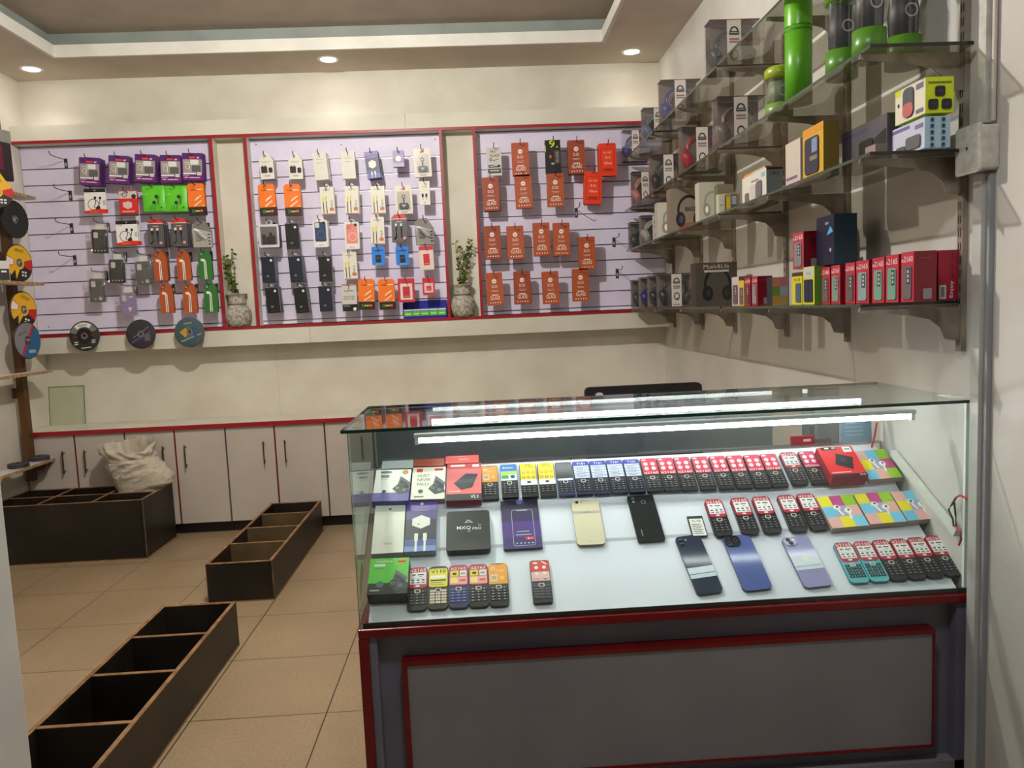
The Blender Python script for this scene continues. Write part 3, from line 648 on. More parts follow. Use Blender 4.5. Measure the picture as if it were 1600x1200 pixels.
# vases with leafy twigs in the two niches
leafm = [M(88, 108, 40, .5), M(120, 132, 58, .5), M(62, 84, 34, .5)]
VASE = noisy('mottled_stoneware', (196, 190, 176), (128, 122, 110), 60, .6, .05, 80, 3)
for vi, (px, lab) in enumerate(((374, 'grey stone vase with leafy twigs in the niche between left and middle panels'), (725, 'grey stone vase with leafy twigs in the niche between middle and right panels'))):
    P = onY(px, 505, 4.925)
    t = thing('vase_with_twigs', lab, 'vase', 'stone vases in the niches', (P.x, 4.918, ZB+.0085))
    MB().lathe([(.001, 0), (.055, 0), (.07, .02), (.08, .055), (.081, .085), (.07, .115), (.056, .13), (.05, .138), (.052, .15), (.054, .17), (.05, .186), (.062, .2), (.066, .203), (.06, .206), (.045, .19), (.04, .14), (.001, .13)], VASE, 32).build('vase_body', t)
    MB().lathe([(.053, .136), (.0545, .139), (.053, .142)], M(70, 66, 58, .6), 32).build('dark_band', t)
    R = random.Random(5+vi); st = MB(); lf = MB()
    for k in range(7):
        sx, sy = R.uniform(-.06, .062)+(-.02 if vi == 0 and k < 3 else 0), R.uniform(-.03, .012); hh = R.uniform(.17, .3)
        pts = [(0, 0, .14), (sx*.25, sy*.3, .22), (sx*.8, sy*.8, .2+hh*.55), (sx*1.1, sy, .2+hh)]
        st.tube(pts, .002, M(84, 74, 40, .6), 5, taper=.5)
        for q in range(17):
            u = R.uniform(.3, 1); i = min(2, int(u*3)); v = u*3-i; A, B2 = Vector(pts[i]), Vector(pts[i+1]); c0 = A.lerp(B2, v)
            d = Vector((R.uniform(-1, 1), R.uniform(-1, .4), R.uniform(-.3, 1))).normalized(); e = d.cross(Vector((R.uniform(-1, 1), 1, R.uniform(-1, 1)))).normalized()
            L_ = R.uniform(.014, .024); c1 = c0+d*.006
            cl = lambda p: Vector((max(-.084, min(.084, p.x)), max(-.1, min(.044, p.y)), p.z))
            lf.add([cl(p) for p in (c0, c1+d*L_*.35+e*L_*.42, c1+d*L_*.8+e*L_*.3, c1+d*L_, c1+d*L_*.8-e*L_*.3, c1+d*L_*.35-e*L_*.42)], [(0, 1, 2, 3, 4, 5)], R.choice(leafm))
    st.build('twigs', t); lf.build('leaves', t)

# grinding discs
def disc_thing(r, face, deco, cat='grinding disc'):
    t = thing('grinding_disc', '', cat)
    s = MB().lathe([(.011, 0), (r*.93, 0), (r, .002), (r, .005), (.011, .005)], face, 40, 'y', (0, -.005, 0)); s.build('disc', t)
    s = MB(); deco(s); s.build('paper_label', t)
    s = MB().ring(0, 0, .0108, .02, -.0066, M(150, 150, 150, .3, 1), 18); s.build('centre_ring', t)
    return t
def sector(s, a0, a1, r0, r1, y, m): s.ring(0, 0, r0, r1, y, m, 14, rad(a0), rad(a1))
def dk1(s):
    sector(s, 20, 160, .05, .086, -.0056, GREY); sector(s, 50, 130, .056, .082, -.0058, WHITE); s.text('KRAPOD', 0, .06, .05, .012, -.0062, INK)
    for x in (-.055, .05): s.rect(x-.012, x+.012, -.035, -.03, -.0056, WHITE); s.rect(x-.012, x+.01, -.048, -.042, -.0056, WHITE); s.rect(x-.012, x+.012, -.002, .002, -.0056, M(180, 40, 40))
    s.rect(-.03, .03, -.075, -.07, -.0056, WHITE); s.ring(0, 0, .02, .05, -.0055, M(20, 20, 20, .6), 20)
def dk2(s):
    s.line([(-.06, -.05), (.06, .01)], .012, -.0056, M(90, 60, 110)); s.line([(-.05, -.02), (.05, .04)], .005, -.0056, GREY); s.rect(.02, .055, -.045, -.005, -.0056, M(96, 90, 92)); s.line([(-.03, .05), (.03, .062)], .006, -.0056, DGREY)
def dk3(s):
    s.poly([(-.06, .01), (-.02, .03), (.0, .005), (-.03, -.03)], -.0056, M(190, 150, 40)); s.poly([(.01, .03), (.06, .02), (.03, -.06)], -.0057, M(50, 80, 120)); s.line([(-.06, -.05), (.07, -.02)], .008, -.0056, M(140, 150, 150)); s.text('KRAPOD', 0, .05, .05, .012, -.0056, LGREY); s.ring(0, 0, .02, .04, -.0055, M(80, 96, 96), 20)
for r, face, dk, px, py, lab in ((.092, M(46, 44, 44, .7), dk1, 132, 525, 'black grinding disc with white lettering, leftmost on the bottom ledge of the wall cabinet'),
                                 (.090, M(48, 42, 52, .6), dk2, 220, 522, 'dark purple grinding disc, middle one on the bottom ledge of the wall cabinet'),
                                 (.092, M(62, 84, 88, .6), dk3, 296, 519, 'teal grinding disc with yellow patch, rightmost on the bottom ledge')):
    P = onY(px, py, 4.815)
    o = disc_thing(r, face, dk); o.location = (P.x, 4.82, P.z); o['label'] = lab; o.rotation_euler = (rad(-3), rad(random.uniform(-8, 8)), 0); o['group'] = 'grinding discs on the cabinet ledge'
    put(HOOK, f'short hook carrying the {lab.split(",")[0]} on the cabinet ledge', (P.x, FY-.006, P.z+.006), (0, 0, 0), 'hooks of the ledge discs').scale = (.8, .42, .5)
# ------------------------------------------------------------------ base cabinets and worktop
CF, CT = 4.69, .683
xs = [-2.772, -2.476, -2.18, -1.88, -1.577, -1.277, -.975, -.68, -.375, -.07, .235, .54, .845, 1.15]
HAND = {0: -.035, 1: .035, 2: -.03, 3: .03, 4: -.03, 5: .03}
unit_words = ['white two-door base cabinet at the left wall behind the low shelf', 'white two-door base cabinet behind the woven sack', 'white two-door base cabinet right of the woven sack, above bare floor',
              'white two-door base cabinet partly behind the left end of the counter', 'white two-door base cabinet behind the glass counter, fifth along the back wall', 'white two-door base cabinet behind the glass counter, last towards the right wall']
for u in range(6):
    a, m_, b = xs[2*u], xs[2*u+1], xs[2*u+2]
    t = thing('base_cabinet', unit_words[u], 'cabinet', 'base cabinets along the back wall')
    s = MB().box(a+.001, b-.001, CF+.02, YB-.003, .07, CT-.026, BOARD); s.box(a+.001, b-.001, CF+.045, YB-.003, 0, .0698, M(30, 24, 22, .5)); s.box(a+.0005, a+.006, CF+.006, CF+.0198, .07, CT-.026, M(60, 40, 40, .4)); s.build('carcass', t)
    for k, (x0, x1) in enumerate(((a, m_), (m_, b))):
        d = MB().box(x0+.0075 if k == 0 else x0+.0055, x1-(.0055 if k == 0 else .0025), CF, CF+.018, .073, CT-.028, DOORM).build('door', t)
        if k: MB().box(x0-.005, x0+.005, CF+.003, CF+.0185, .075, CT-.03, M(112, 18, 28, .4)).build('seam', t)
        hx = (x1-.066) if k == 0 else (x0+.064)
        h = MB().tube([(hx, CF-.026, .565), (hx, CF-.026, .425)], .0045, M(120, 104, 84, .3, 1), 8)
        for z in (.55, .44): h.tube([(hx, CF-.026, z), (hx, CF-.0003, z)], .0035, M(120, 104, 84, .3, 1), 6)
        h.build('door_handle', d)
s = MB().box(XL+.003, XR-.003, CF-.012, YB-.002, CT-.024, CT, BOARD)
t = thing('worktop', 'long white worktop with a dark red front edge on the base cabinets', 'worktop')
s.build('top_board', t); MB().box(XL+.003, XR-.003, CF-.0155, CF-.0122, CT-.0255, CT+.001, RED).build('edge_strip', t)
# pale wall panel joints above the worktop
P = onY(435, 600, YB)
struct(MB().box(P.x-.0012, P.x+.0012, YB-.0008, YB, CT, 1.14, M(190, 182, 164, .6)).build('trim_1'))
# loose glass pane leaning in the left corner
x0 = onY(76, 640, YB-.012).x+.012; x1 = onY(134, 640, YB-.012).x
t = thing('loose_glass_sheet', 'small greenish glass pane leaning on the wall in the left corner of the worktop', 'glass pane', None, (0, YB-.035, CT+.001), (rad(-6), 0, 0))
MB().box(x0, x1, 0, .005, 0, .248, PANE).build('pane', t)
s = MB(); s.box(x0-.001, x0, 0, .005, 0, .248, GEDGE2); s.box(x1, x1+.001, 0, .005, 0, .248, GEDGE2); s.box(x0-.001, x1+.001, 0, .005, .2482, .2495, GEDGE2); s.build('ground_edge', t)

# ------------------------------------------------------------------ low plywood bins
def bin_thing(label, x0, x1, y0, y1, h, divx=(), divy=(), w=.014, dm=None):
    t = thing('floor_bin', label, 'bin', 'black plywood bins on the floor')
    def board(name, *b):
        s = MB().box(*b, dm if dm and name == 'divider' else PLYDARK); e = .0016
        s.box(b[0]-.0004, b[1]+.0004, b[2]-.0004, b[3]+.0004, b[5]-.0012, b[5]+.0012, PLYEDGE)
        return s.build(name, t)
    board('side_board', x0, x0+w, y0, y1, .006, h); board('side_board', x1-w, x1, y0, y1, .006, h)
    board('end_board', x0+w+.001, x1-w-.001, y0, y0+w, .006, h-.001); board('end_board', x0+w+.001, x1-w-.001, y1-w, y1, .006, h-.001)
    MB().box(x0+w, x1-w, y0+w, y1-w, .008, .018, PLYDARK).build('base_board', t)
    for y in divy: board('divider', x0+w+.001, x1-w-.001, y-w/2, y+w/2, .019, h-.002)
    for x, ya, yb in divx: board('divider', x-w/2, x+w/2, ya+w/2+.001, yb-w/2-.001, .019, h-.002)
    e = MB(); e.box(x0-.001, x1+.001, y0-.001, y1+.001, 0, .0055, PLYEDGE)
    for x in (x0, x1): e.box(x-.0012, x+.0012, y0-.0012, y0+.0012, .006, h, PLYEDGE)
    e.build('raw_edge', t); return t
bin_thing('long narrow black bin nearest the camera, divided into compartments', -1.31, -1.02, 1.2, 3.01, .183, (), (1.5, 1.81, 2.114, 2.425, 2.714))
bin_thing('long narrow black bin reaching back to the cabinets beside the counter', -1.31, -1.007, 3.495, 4.62, .188, (), (3.81, 4.09, 4.37), .014, noisy('lit_brown_plywood', (104, 84, 54), (82, 64, 40), 6, .6))  # divider brown is lightened for the lamplight on their front faces
bin_thing('wide deep black bin with the woven sack in it, against the left cabinets', -2.76, -1.908, 4.25, 4.668, .336, ((-2.49, 4.46, 4.668), (-2.49, 4.25, 4.46), (-2.19, 4.25, 4.46), (-2.19, 4.46, 4.668)), (4.46,))
# odd bits lying in the near bin
def crumple(name, label, loc, r, m, seed, cat, sq=.6):
    bm = bmesh.new(); bmesh.ops.create_icosphere(bm, subdivisions=3, radius=r)
    for v in bm.verts:
        n = noise.noise(v.co*(2.2/r)+Vector((seed, 0, 0)))*.55+noise.noise(v.co*(5/r)+Vector((0, seed, 0)))*.25
        v.co *= 1+n; v.co.z *= sq
    zmin = min(v.co.z for v in bm.verts)
    for v in bm.verts: v.co.z -= zmin
    me = D.meshes.new(name); bm.to_mesh(me); bm.free(); me.materials.append(m)
    o = D.objects.new(name, me); COL.objects.link(o); o.location = loc
    return tag(o, label, cat)
CR1 = M(66, 64, 62, .4); CR2 = M(110, 112, 118, .35)
crumple('crumpled_bag', 'dark crumpled plastic bag in the far compartment of the near bin', (-1.19, 2.82, .0185), .042, CR1, 1, 'plastic bag', .9)
crumple('crumpled_wrapper', 'grey crumpled wrapper at the right of the far compartment, near bin', (-1.09, 2.80, .0185), .036, M(58, 60, 64, .35), 4, 'wrapper', .9)
crumple('crumpled_bag', 'pale crumpled plastic bag in the front compartment of the near bin', (-1.09, 1.90, .0185), .042, CR2, 7, 'plastic bag', .9)
crumple('crumpled_wrapper', 'small crumpled wrapper in the middle compartment of the near bin', (-1.17, 2.17, .0185), .026, CR1, 9, 'wrapper', .8)
# woven sack standing in the wide bin
def sack():
    m = D.materials.new('woven_sack_cloth'); m.use_nodes = True; N = m.node_tree.nodes; L = m.node_tree.links; p = N['Principled BSDF']
    p.inputs['Base Color'].default_value = (lin(188), lin(178), lin(160), 1); p.inputs['Roughness'].default_value = .65
    tc = N.new('ShaderNodeTexCoord'); w = N.new('ShaderNodeTexWave'); w.inputs['Scale'].default_value = 110; w.bands_direction = 'Z'; w.inputs['Distortion'].default_value = 2
    n = N.new('ShaderNodeTexNoise'); n.inputs['Scale'].default_value = 24; n.inputs['Detail'].default_value = 6
    b = N.new('ShaderNodeBump'); b.inputs['Strength'].default_value = .5; b.inputs['Distance'].default_value = .012
    L.new(tc.outputs['Object'], n.inputs['Vector']); L.new(n.outputs['Fac'], b.inputs['Height']); L.new(b.outputs[0], p.inputs['Normal'])
    t = thing('woven_sack', 'open off-white woven sack standing in the wide black bin', 'sack', None, (0, 4.56, .02))
    n_ = 132
    K = [(0, -2.05, .09, .07), (.03, -2.05, .115, .082), (.15, -2.05, .122, .084), (.27, -2.045, .125, .085), (.32, -2.045, .135, .088), (.345, -2.025, .172, .095), (.39, -2.035, .178, .098), (.44, -2.065, .168, .1), (.49, -2.085, .152, .1), (.52, -2.1, .145, .095), (.53, -2.105, .153, .1), (.55, -2.107, .158, .104), (.572, -2.107, .16, .104), (.585, -2.107, .155, .1)]
    def at_z(z):
        for q, w_ in zip(K, K[1:]):
            if z <= w_[0]: u = (z-q[0])/(w_[0]-q[0]); return [q[i]+(w_[i]-q[i])*u for i in (1, 2, 3)]
        return K[-1][1:]
    def shell(zs, k, tuck=0):
        v = []
        for z in zs:
            cx, hw, hd = at_z(z)
            for j in range(n_):
                a = 2*PI*j/n_; ca, sa = math.cos(a), math.sin(a); up = max(0, z-.34)/.24
                q = z-.07*ca
                rid = lambda k, f: 1-2*abs(noise.noise(Vector((ca*1.3*f, sa*1.3*f, k+q*19*f))))
                fo = (.013*rid(1, 1)+.009*rid(4, 2.1)+.004*rid(9, 4.2)+.014*noise.noise(Vector((ca*1.8, sa*1.8, z*9)))-.012)*(.3+.7*min(1, up*2.5))
                if z > .52: fo = .014*noise.noise(Vector((ca*3.5, sa*3.5, 5+z*25)))+.006*math.sin(9*a+z*90)
                zz = z+(.016*math.sin(a*2+.5)+.014*noise.noise(Vector((ca*2.4, sa*2.4, 3)))+.022*sa)*max(0, z-.46)/.1*.9
                v.append((cx+(hw*k+fo)*ca, (hd*k+fo*.7)*sa, zz-tuck))
        return v
    zs = [.585*i/90 for i in range(91)]
    s = MB(); v = shell(zs, 1); f = [(i*n_+j, i*n_+(j+1) % n_, (i+1)*n_+(j+1) % n_, (i+1)*n_+j) for i in range(90) for j in range(n_)]
    s.add(v, f, m, True); s.add(v[:n_], [list(range(n_))[::-1]], m); s.build('sack_body', t)
    s = MB(); v = shell([.585], 1)+shell([.575], .92)+shell([.555], .88)+shell([.5], .8)+shell([.36], .6)
    f = [(i*n_+j, i*n_+(j+1) % n_, (i+1)*n_+(j+1) % n_, (i+1)*n_+j) for i in range(4) for j in range(n_)]
    s.add(v, f, m, True); s.add(v[-n_:], [list(range(n_))], m); s.build('sack_mouth', t)
sack()

# ------------------------------------------------------------------ timber rack on the left wall
RAWE = noisy('raw_chipboard_edge', (190, 160, 112), (140, 106, 66), 40, .7)
SZ = (2.087, 1.579, 1.053, .523); SX = -2.602; SYE = 4.762
def post(label, y):
    t = thing('timber_upright', label, 'upright', 'timber uprights on the left wall')
    MB().box(XL+.034, XL+.076, y-.045, y, .40, 2.56, POSTW).build('post', t)
    for zz in (.9, 1.7, 2.4): MB().box(XL+.001, XL+.0338, y-.036, y-.009, zz, zz+.06, POSTW).build('wall_spacer', t)
    z = SZ[3]; MB().box(XL+.0765, SX-.02, y-.04, y-.005, z-.058, z-.0165, POSTW).build('shelf_arm', t)
    return t
post('dark timber upright with shelf arms on the left wall, nearest the back corner', 4.662); post('dark timber upright on the left wall, nearer the camera', 3.4)
for z, w in zip(SZ, ('topmost', 'second from top', 'third from top', 'lowest')):
    t = thing('wall_shelf', f'white board shelf with raw brown edges on the left wall, {w}', 'shelf', 'board shelves on the left wall')
    MB().box(XL+.0775, SX, 2.2, SYE, z-.016, z, M(206, 200, 206, .4)).build('board', t)
    s = MB(); s.box(SX+.0002, SX+.002, 2.2, SYE, z-.0162, z+.0004, RAWE); s.box(XL+.0775, SX+.002, SYE, SYE+.002, z-.0162, z+.0004, RAWE); s.build('raw_edge', t)
def dkY(s):
    yl = M(232, 178, 24, .4)
    sector(s, 20, 230, .022, .083, -.0056, yl); sector(s, -20, 20, .022, .083, -.0056, M(196, 36, 32)); sector(s, 160, 200, .034, .083, -.0057, M(226, 120, 60)); sector(s, 165, 195, .04, .08, -.0059, WHITE)
    sector(s, 230, 340, .022, .083, -.0056, M(34, 30, 28)); s.text('DEWALT', 0, .05, .06, .016, -.006, INK); s.poly([(-.03, -.03), (.005, -.02), (-.02, -.08)], -.0059, yl)
    for x in (.02, .038): s.rect(x-.006, x+.006, -.045, -.036, -.0059, WHITE); s.rect(x-.006, x+.006, -.06, -.051, -.0059, WHITE)
    s.ring(0, 0, .016, .03, -.0061, yl, 20)
def dkG(s):
    s.poly([(-.083, .0)]+[(.083*math.cos(rad(a)), .083*math.sin(rad(a))) for a in range(180, 395, 12)], -.0056, M(120, 116, 120))
    s.poly([(.083*math.cos(rad(a)), .083*math.sin(rad(a))) for a in range(60, 245, 12)], -.0058, M(128, 124, 128)); s.poly([(.083*math.cos(rad(a)), .083*math.sin(rad(a))) for a in range(-118, 62, 12)], -.0058, M(44, 96, 140))
    s.line([(-.045, -.072), (.045, .072)], .014, -.0061, M(180, 44, 70)); s.text('Norton', -.03, .03, .05, .012, -.0064, INK, rad(20)); s.rect(-.0, .045, -.06, -.045, -.0064, M(150, 170, 190))
def dkF(s):
    for k in range(24): sector(s, k*15, k*15+13, .03, .088, -.0056-.0001*(k % 2), M(40, 38, 38, .8))
YD = 4.585
for r, face, dk, px, py, lab, ry in ((.088, M(34, 32, 32, .7), dkF, 22, 343, 'black flap disc hung on the timber upright below the topmost shelf', 0), (.088, M(40, 36, 30, .6), dkY, 29, 411, 'yellow and red grinding disc hung above the second shelf on the upright', 6),
                                     (.088, M(60, 44, 26, .6), dkY, 36, 484, 'yellow grinding disc in shadow, hung below the second shelf on the upright', 18), (.088, M(44, 42, 44, .6), dkG, 42, 532, 'grey and blue grinding disc hung lowest on the timber upright', 0)):
    P = hit(px, py, (1, 0, 0), -2.64 if px == 42 else -2.672)
    o = disc_thing(r, face, dk); o.location = P; o.rotation_euler = (0, rad(ry), rad(82)); o.scale = (1.24, 1, 1.24); o['label'] = lab; o['group'] = 'grinding discs on the timber upright'
    n = thing('nail', f'steel nail holding the {("topmost", "second", "third", "lowest")[(22, 29, 36, 42).index(px)]} disc on the left timber upright', 'nail', 'nails in the timber upright', (P.x, P.y, P.z))
    MB().tube([(XL+.0765-P.x, 0, .004), (.03, -.02, .004)], .003, LGREY, 6).build('shank', n)
# stacked discs on the lowest shelf
P0 = onZ(40, 720, SZ[3]); dm = M(58, 56, 60, .6)
for px, py, k, lab in ((44, 714, 1, 'dark grinding disc lying on the lowest left shelf against the upright'), (22, 721, 2, 'grey grinding disc lying in the middle of the lowest left shelf'), (0, 729, 2, 'grey grinding disc at the picture edge of the lowest left shelf')):
    P = onZ(px, py, SZ[3])
    for q in range(k):
        t = thing('grinding_disc', lab if k == 1 else lab.replace('grinding disc', ('upper' if q else 'lower')+' grinding disc of two'), 'grinding disc', 'discs lying on the lowest left shelf', (max(P.x, XL+.118) if px else -2.655, P.y-(.06 if px == 0 else 0), SZ[3]+.0008+q*.0125))
        MB().lathe([(.011, 0), (.05, 0), (.055, .003), (.055, .009), (.05, .012), (.011, .012)], dm, 32).build('disc', t)
# goods hanging at the very left edge
P = hit(2, 245, (1, 0, 0), -2.62)
t = thing('hanging_bag', 'dark bag with purple and yellow print hanging at the left picture edge', 'bag', None, (P.x, P.y, P.z), (0, 0, rad(75)))
s = MB(); s.rbox(-.06, .06, -.01, .01, -.13, .13, .01, M(44, 36, 40, .4)); s.rect(-.06, .0, -.07, .06, -.0106, M(110, 24, 60)); s.poly([(-.06, -.13), (.0, -.13), (-.06, -.06)], -.0108, YEL); s.build('bag', t)
MB().rbox(-.062, .062, -.012, .012, .082, .15, .01, M(150, 146, 140, .5)).build('header_card', t)
P = hit(-6, 300, (1, 0, 0), -2.6)
o = disc_thing(.075, M(60, 30, 24, .6), dkY); o.location = P; o.rotation_euler = (0, 0, rad(52)); o['label'] = 'yellow and red disc half out of the picture at its left edge'
P = onZ(6, 440, SZ[1])
t = thing('accessory_box', 'white and black box on the second left shelf at the picture edge', 'box', None, (P.x-.02, P.y, SZ[1]+.001), (0, 0, rad(30)))
s = MB().box(-.05, .05, -.02, .02, 0, .115, M(206, 204, 198, .4)); s.rect(.0, .048, .006, .07, -.0206, INK); s.rect(.01, .036, .05, .06, -.021, WHITE); s.build('carton', t)

# ------------------------------------------------------------------ conduit and junction box on the near right wall
cy = onX(1537, 500, XR).y
t = thing('wall_conduit', 'white painted conduit running down the near right wall', 'conduit')
MB().box(XR-.021, XR-.0005, cy-.022, cy+.004, 1.69, ZC-.002, noisy('painted_conduit', (206, 204, 196), (180, 176, 166), 20, .5)).build('upper_channel', t)
MB().tube([(XR-.008, cy-.034, 1.69), (XR-.008, cy-.034, ZC-.004)], .0055, M(196, 186, 174, .5), 8).build('thin_pipe', t)
MB().box(XR-.024, XR-.0005, cy-.02, cy+.012, .02, 1.57, noisy('painted_channel', (198, 198, 194), (182, 182, 176), 8, .5)).build('lower_channel', t)
MB().box(XR-.013, XR-.0005, cy-.034, cy-.0205, .02, 1.57, M(150, 152, 154, .5)).build('shade_strip', t)  # grey strip standing in for the shade beside the channel
t = thing('junction_box', 'white plastic junction box on the conduit of the near right wall', 'junction box', None, (XR-.001, cy-.012, 1.63))
s = MB(); s.T = Matrix.Rotation(rad(-90), 4, 'Z'); s.rbox(-.05, .034, -.042, 0, -.052, .052, .008, noisy('yellowed_white_plastic', (214, 210, 200), (186, 180, 168), 30, .4)); s.build('box_body', t)
s = MB(); s.T = Matrix.Rotation(rad(-90), 4, 'Z'); s.rbox(-.052, .036, -.05, -.0424, -.056, .056, .008, noisy('junction_box_lid', (220, 216, 206), (196, 190, 180), 40, .4)); s.disc(-.008, .004, .004, -.0506, INK, 8); s.build('lid', t)

# ------------------------------------------------------------------ black chair behind the counter
A = onY(915, 606, 3.2); B_ = onY(1094, 603, 3.2); cx = (A.x+B_.x)/2; top = onY(1000, 601.5, 3.2).z
t = thing('office_chair', 'black chair behind the glass counter, only its backrest top showing', 'chair', None, (cx, 3.2, 0))
bk = M(22, 18, 18, .5)
MB().rbox(-.25, .25, -.012, .018, .56, top, .02, bk).build('backrest', t)
MB().disc(-.19, top-.032, .0165, -.0125, M(220, 220, 220), 20, .0095).build('brand_plate', t)
MB().rbox(-.23, .23, -.02, .02, 0, .03, .01, bk)
s = MB(); s.box(-.23, .23, .03, .45, .42, .47, bk); s.build('seat', t, .015)
for x in (-.21, .21):
    MB().tube([(x, .42, .0), (x, .42, .42)], .013, DGREY, 8).build('leg', t); MB().tube([(x, .05, 0), (x, .035, .42), (x, .03, .5), (x, .022, .7)], .013, DGREY, 8).build('leg', t)
# ------------------------------------------------------------------ glass shelves on slotted steel uprights, right wall
LV = (1.275, 1.64, 1.89, 2.2)
UY = (1.892, 2.493, 2.993, 3.604, 4.134, 4.73)
UW = ('nearest the camera', 'second from the camera', 'third from the camera', 'third from the back corner', 'second from the back corner', 'nearest the back corner')
SLOT = M(40, 36, 32, .6)
for y, w in zip(UY, UW):
    t = thing('shelf_upright', f'slotted steel upright with glass shelf brackets on the right wall, {w}', 'shelf upright', 'slotted uprights on the right wall')
    zt_ = 2.80 if y < 2.2 else 2.30
    s = MB().box(XR-.014, XR-.001, y-.011, y+.011, 1.145, zt_, STEEL)
    k = 0
    z = 1.16
    while z < zt_-.03:
        for dy in (-.005, .003): s.box(XR-.0146, XR-.014, y+dy, y+dy+.003, z, z+.02, SLOT)
        z += .034
    s.build('slotted_rail', t)
    for z in LV:
        zt = z-.009
        o = [(0, 0), (-.255, 0), (-.258, -.011), (-.13, -.024), (-.075, -.036), (-.048, -.058), (-.036, -.088), (-.012, -.092), (0, -.092)]
        s = MB(); s.T = Matrix.Translation((XR-.0152, y, zt)); s.prism(o[::-1], -.0022, .0022, STEEL); s.T = None
        s.box(XR-.0182, XR-.0152, y-.007, y+.007, zt-.092, zt-.001, STEEL)
        s.build('shelf_bracket', t)
SEG = ((1.842, 2.985, 'near'), (3.0, 4.062, 'middle'), (4.077, 4.866, 'far'))
LW = ('lowest', 'second', 'third', 'topmost')
SXF = .962
for li, z in enumerate(LV):
    for y0, y1, w in SEG:
        if li == 0: y0 = max(y0, 1.885); y1 = min(y1, 4.72)
        t = thing('glass_shelf', f'{w} length of the {LW[li]} dusty glass shelf on the right wall', 'glass shelf', 'glass shelves on the right wall')
        MB().box(SXF, XR-.0185, y0, y1, z-.008, z, SHELFGLASS).build('glass', t)
        s = MB(); s.box(SXF-.0012, SXF-.0002, y0-.001, y1, z-.0081, z+.0001, GEDGE2); s.box(SXF-.0012, XR-.0185, y0-.0012, y0-.0002, z-.0081, z+.0001, M(30, 30, 26, .2)); s.build('polished_edge', t)

# cartons; front face in local x,z at y = 0, facing -y
def carton(name, label, cat, w, d, h, col, side, deco, group=None, loc=(0, 0, 0), rz=0, deco_side=None):
    t = thing(name, label, cat, group, loc, (0, 0, rz))
    s = MB().box(-w/2, w/2, 0, d, 0, h, side); s.rect(-w/2+.0004, w/2-.0004, .0004, h-.0004, -.0004, col)
    s.build('carton', t)
    s = MB(); deco(s, w, h); s.build('printed_face', t)
    if deco_side:
        s = MB(); s.T = Matrix.Translation((w/2+.0004, d/2, 0)) @ Matrix.Rotation(rad(90), 4, 'Z'); deco_side(s, d, h); s.build('printed_side', t)
    return t
def sideX(lev, X, a, b, yt, yb, d, name, label, cat, col, side, deco, group=None, deco_side=None, dz=0):
    'carton whose front faces the room (-x) and spans photo columns a..b'
    yn = onX(b, yb, X).y; yf = onX(a, yb, X).y; h = onX(b, yt, X).z-onX(b, yb, X).z
    return carton(name, label, cat, yf-yn, d, h, col, side, deco, group, (X, (yn+yf)/2, lev+.0005+dz), rad(-90), deco_side)
def faceY(lev, Y, a, b, h, d, name, label, cat, col, side, deco, group=None, rz=0, X0=None):
    xa, xb = onY(a, 400, Y).x, onY(b, 400, Y).x
    if X0: xb += X0-xa; xa = X0
    return carton(name, label, cat, xb-xa, d, h, col, side, deco, group, ((xa+xb)/2, Y, lev+.0005), rz)
RB, RBS = M(168, 26, 48, .4), M(128, 14, 34, .4)
def d_phone(txt, pc, key=(60, 60, 62)):
    def f(s, w, h):
        if txt: s.text('it', -w*.38, h*.8, w*.16, h*.07, -.0008, WHITE); s.text(txt, w*.06, h*.8, w*.7, h*.115, -.0008, M(236, 214, 214))
        s.rbox(-w*.3, w*.34, -.003, -.0006, h*.06, h*.72, w*.1, M(*pc, .4)); s.rect(.0, w*.26, h*.36, h*.68, -.0032, M(*key, .4))
        for k in range(3): s.rect(w*.06, w*.2, h*(.4+.09*k), h*(.46+.09*k), -.0035, LGREY)
    return f
def d_enjoy(pos):
    def f(s, w, h):
        s.text('Enjoy', w*.3, h*.06, h*.32, w*.17, -.0008, M(236, 226, 226), PI/2) if False else None
        vs, fs = glyphs('Enjoy better life')
        s.text('Enjoy', w*.28, h*.22, h*.34, w*.22, -.0008, M(236, 226, 226), PI/2); s.text('better life', w*.24, h*.68, h*.5, w*.13, -.0008, M(96, 30, 90), PI/2)
        z = h*.66 if pos else h*.03
        s.rect(-w*.44, -w*.1, z, z+h*.28, -.0008, M(196, 200, 204)); s.rect(-w*.36, -w*.18, z+h*.04, z+h*.24, -.001, GREY)
    return f
def d_plain(s, w, h): s.rect(-w*.3, w*.3, h*.4, h*.44, -.0008, GREY)
def d_side(s, w, h): s.rect(-w*.1, w*.3, h*.05, h*.26, -.0006, M(150, 140, 144)); s.rect(-w*.3, w*.3, h*.84, h*.88, -.0006, M(150, 40, 60))
yb = 470
reds = [(1283, 1297, 425, '2160', (110, 96, 96)), (1299, 1313, 423, '2165', (126, 150, 140)), (1321, 1336, 419, '2160', (96, 88, 90)), (1338, 1358, 414, '2165', (136, 160, 160)), (1363, 1382, 407, '2165', (116, 158, 142)), (1384, 1404, 402, '2165', (116, 158, 142)), (1408, 1428, 394, '2160', (110, 98, 104))]
for i, (a, b, yt, tx, pc) in enumerate(reds):
    h0 = .124; yn = onX(b, yb, 1.072).y; yf = onX(a, yb, 1.072).y
    carton('phone_carton', f'red phone carton marked {tx}, {ORD[i]} from left in the long row, lowest shelf', 'phone box', yf-yn, .055, .112+.002*i, M(186, 50, 66, .4), RBS, d_phone(tx, pc), 'red phone cartons at the near end of the lowest shelf', (1.072, (yn+yf)/2, LV[0]+.0005), rad(-90), d_side)
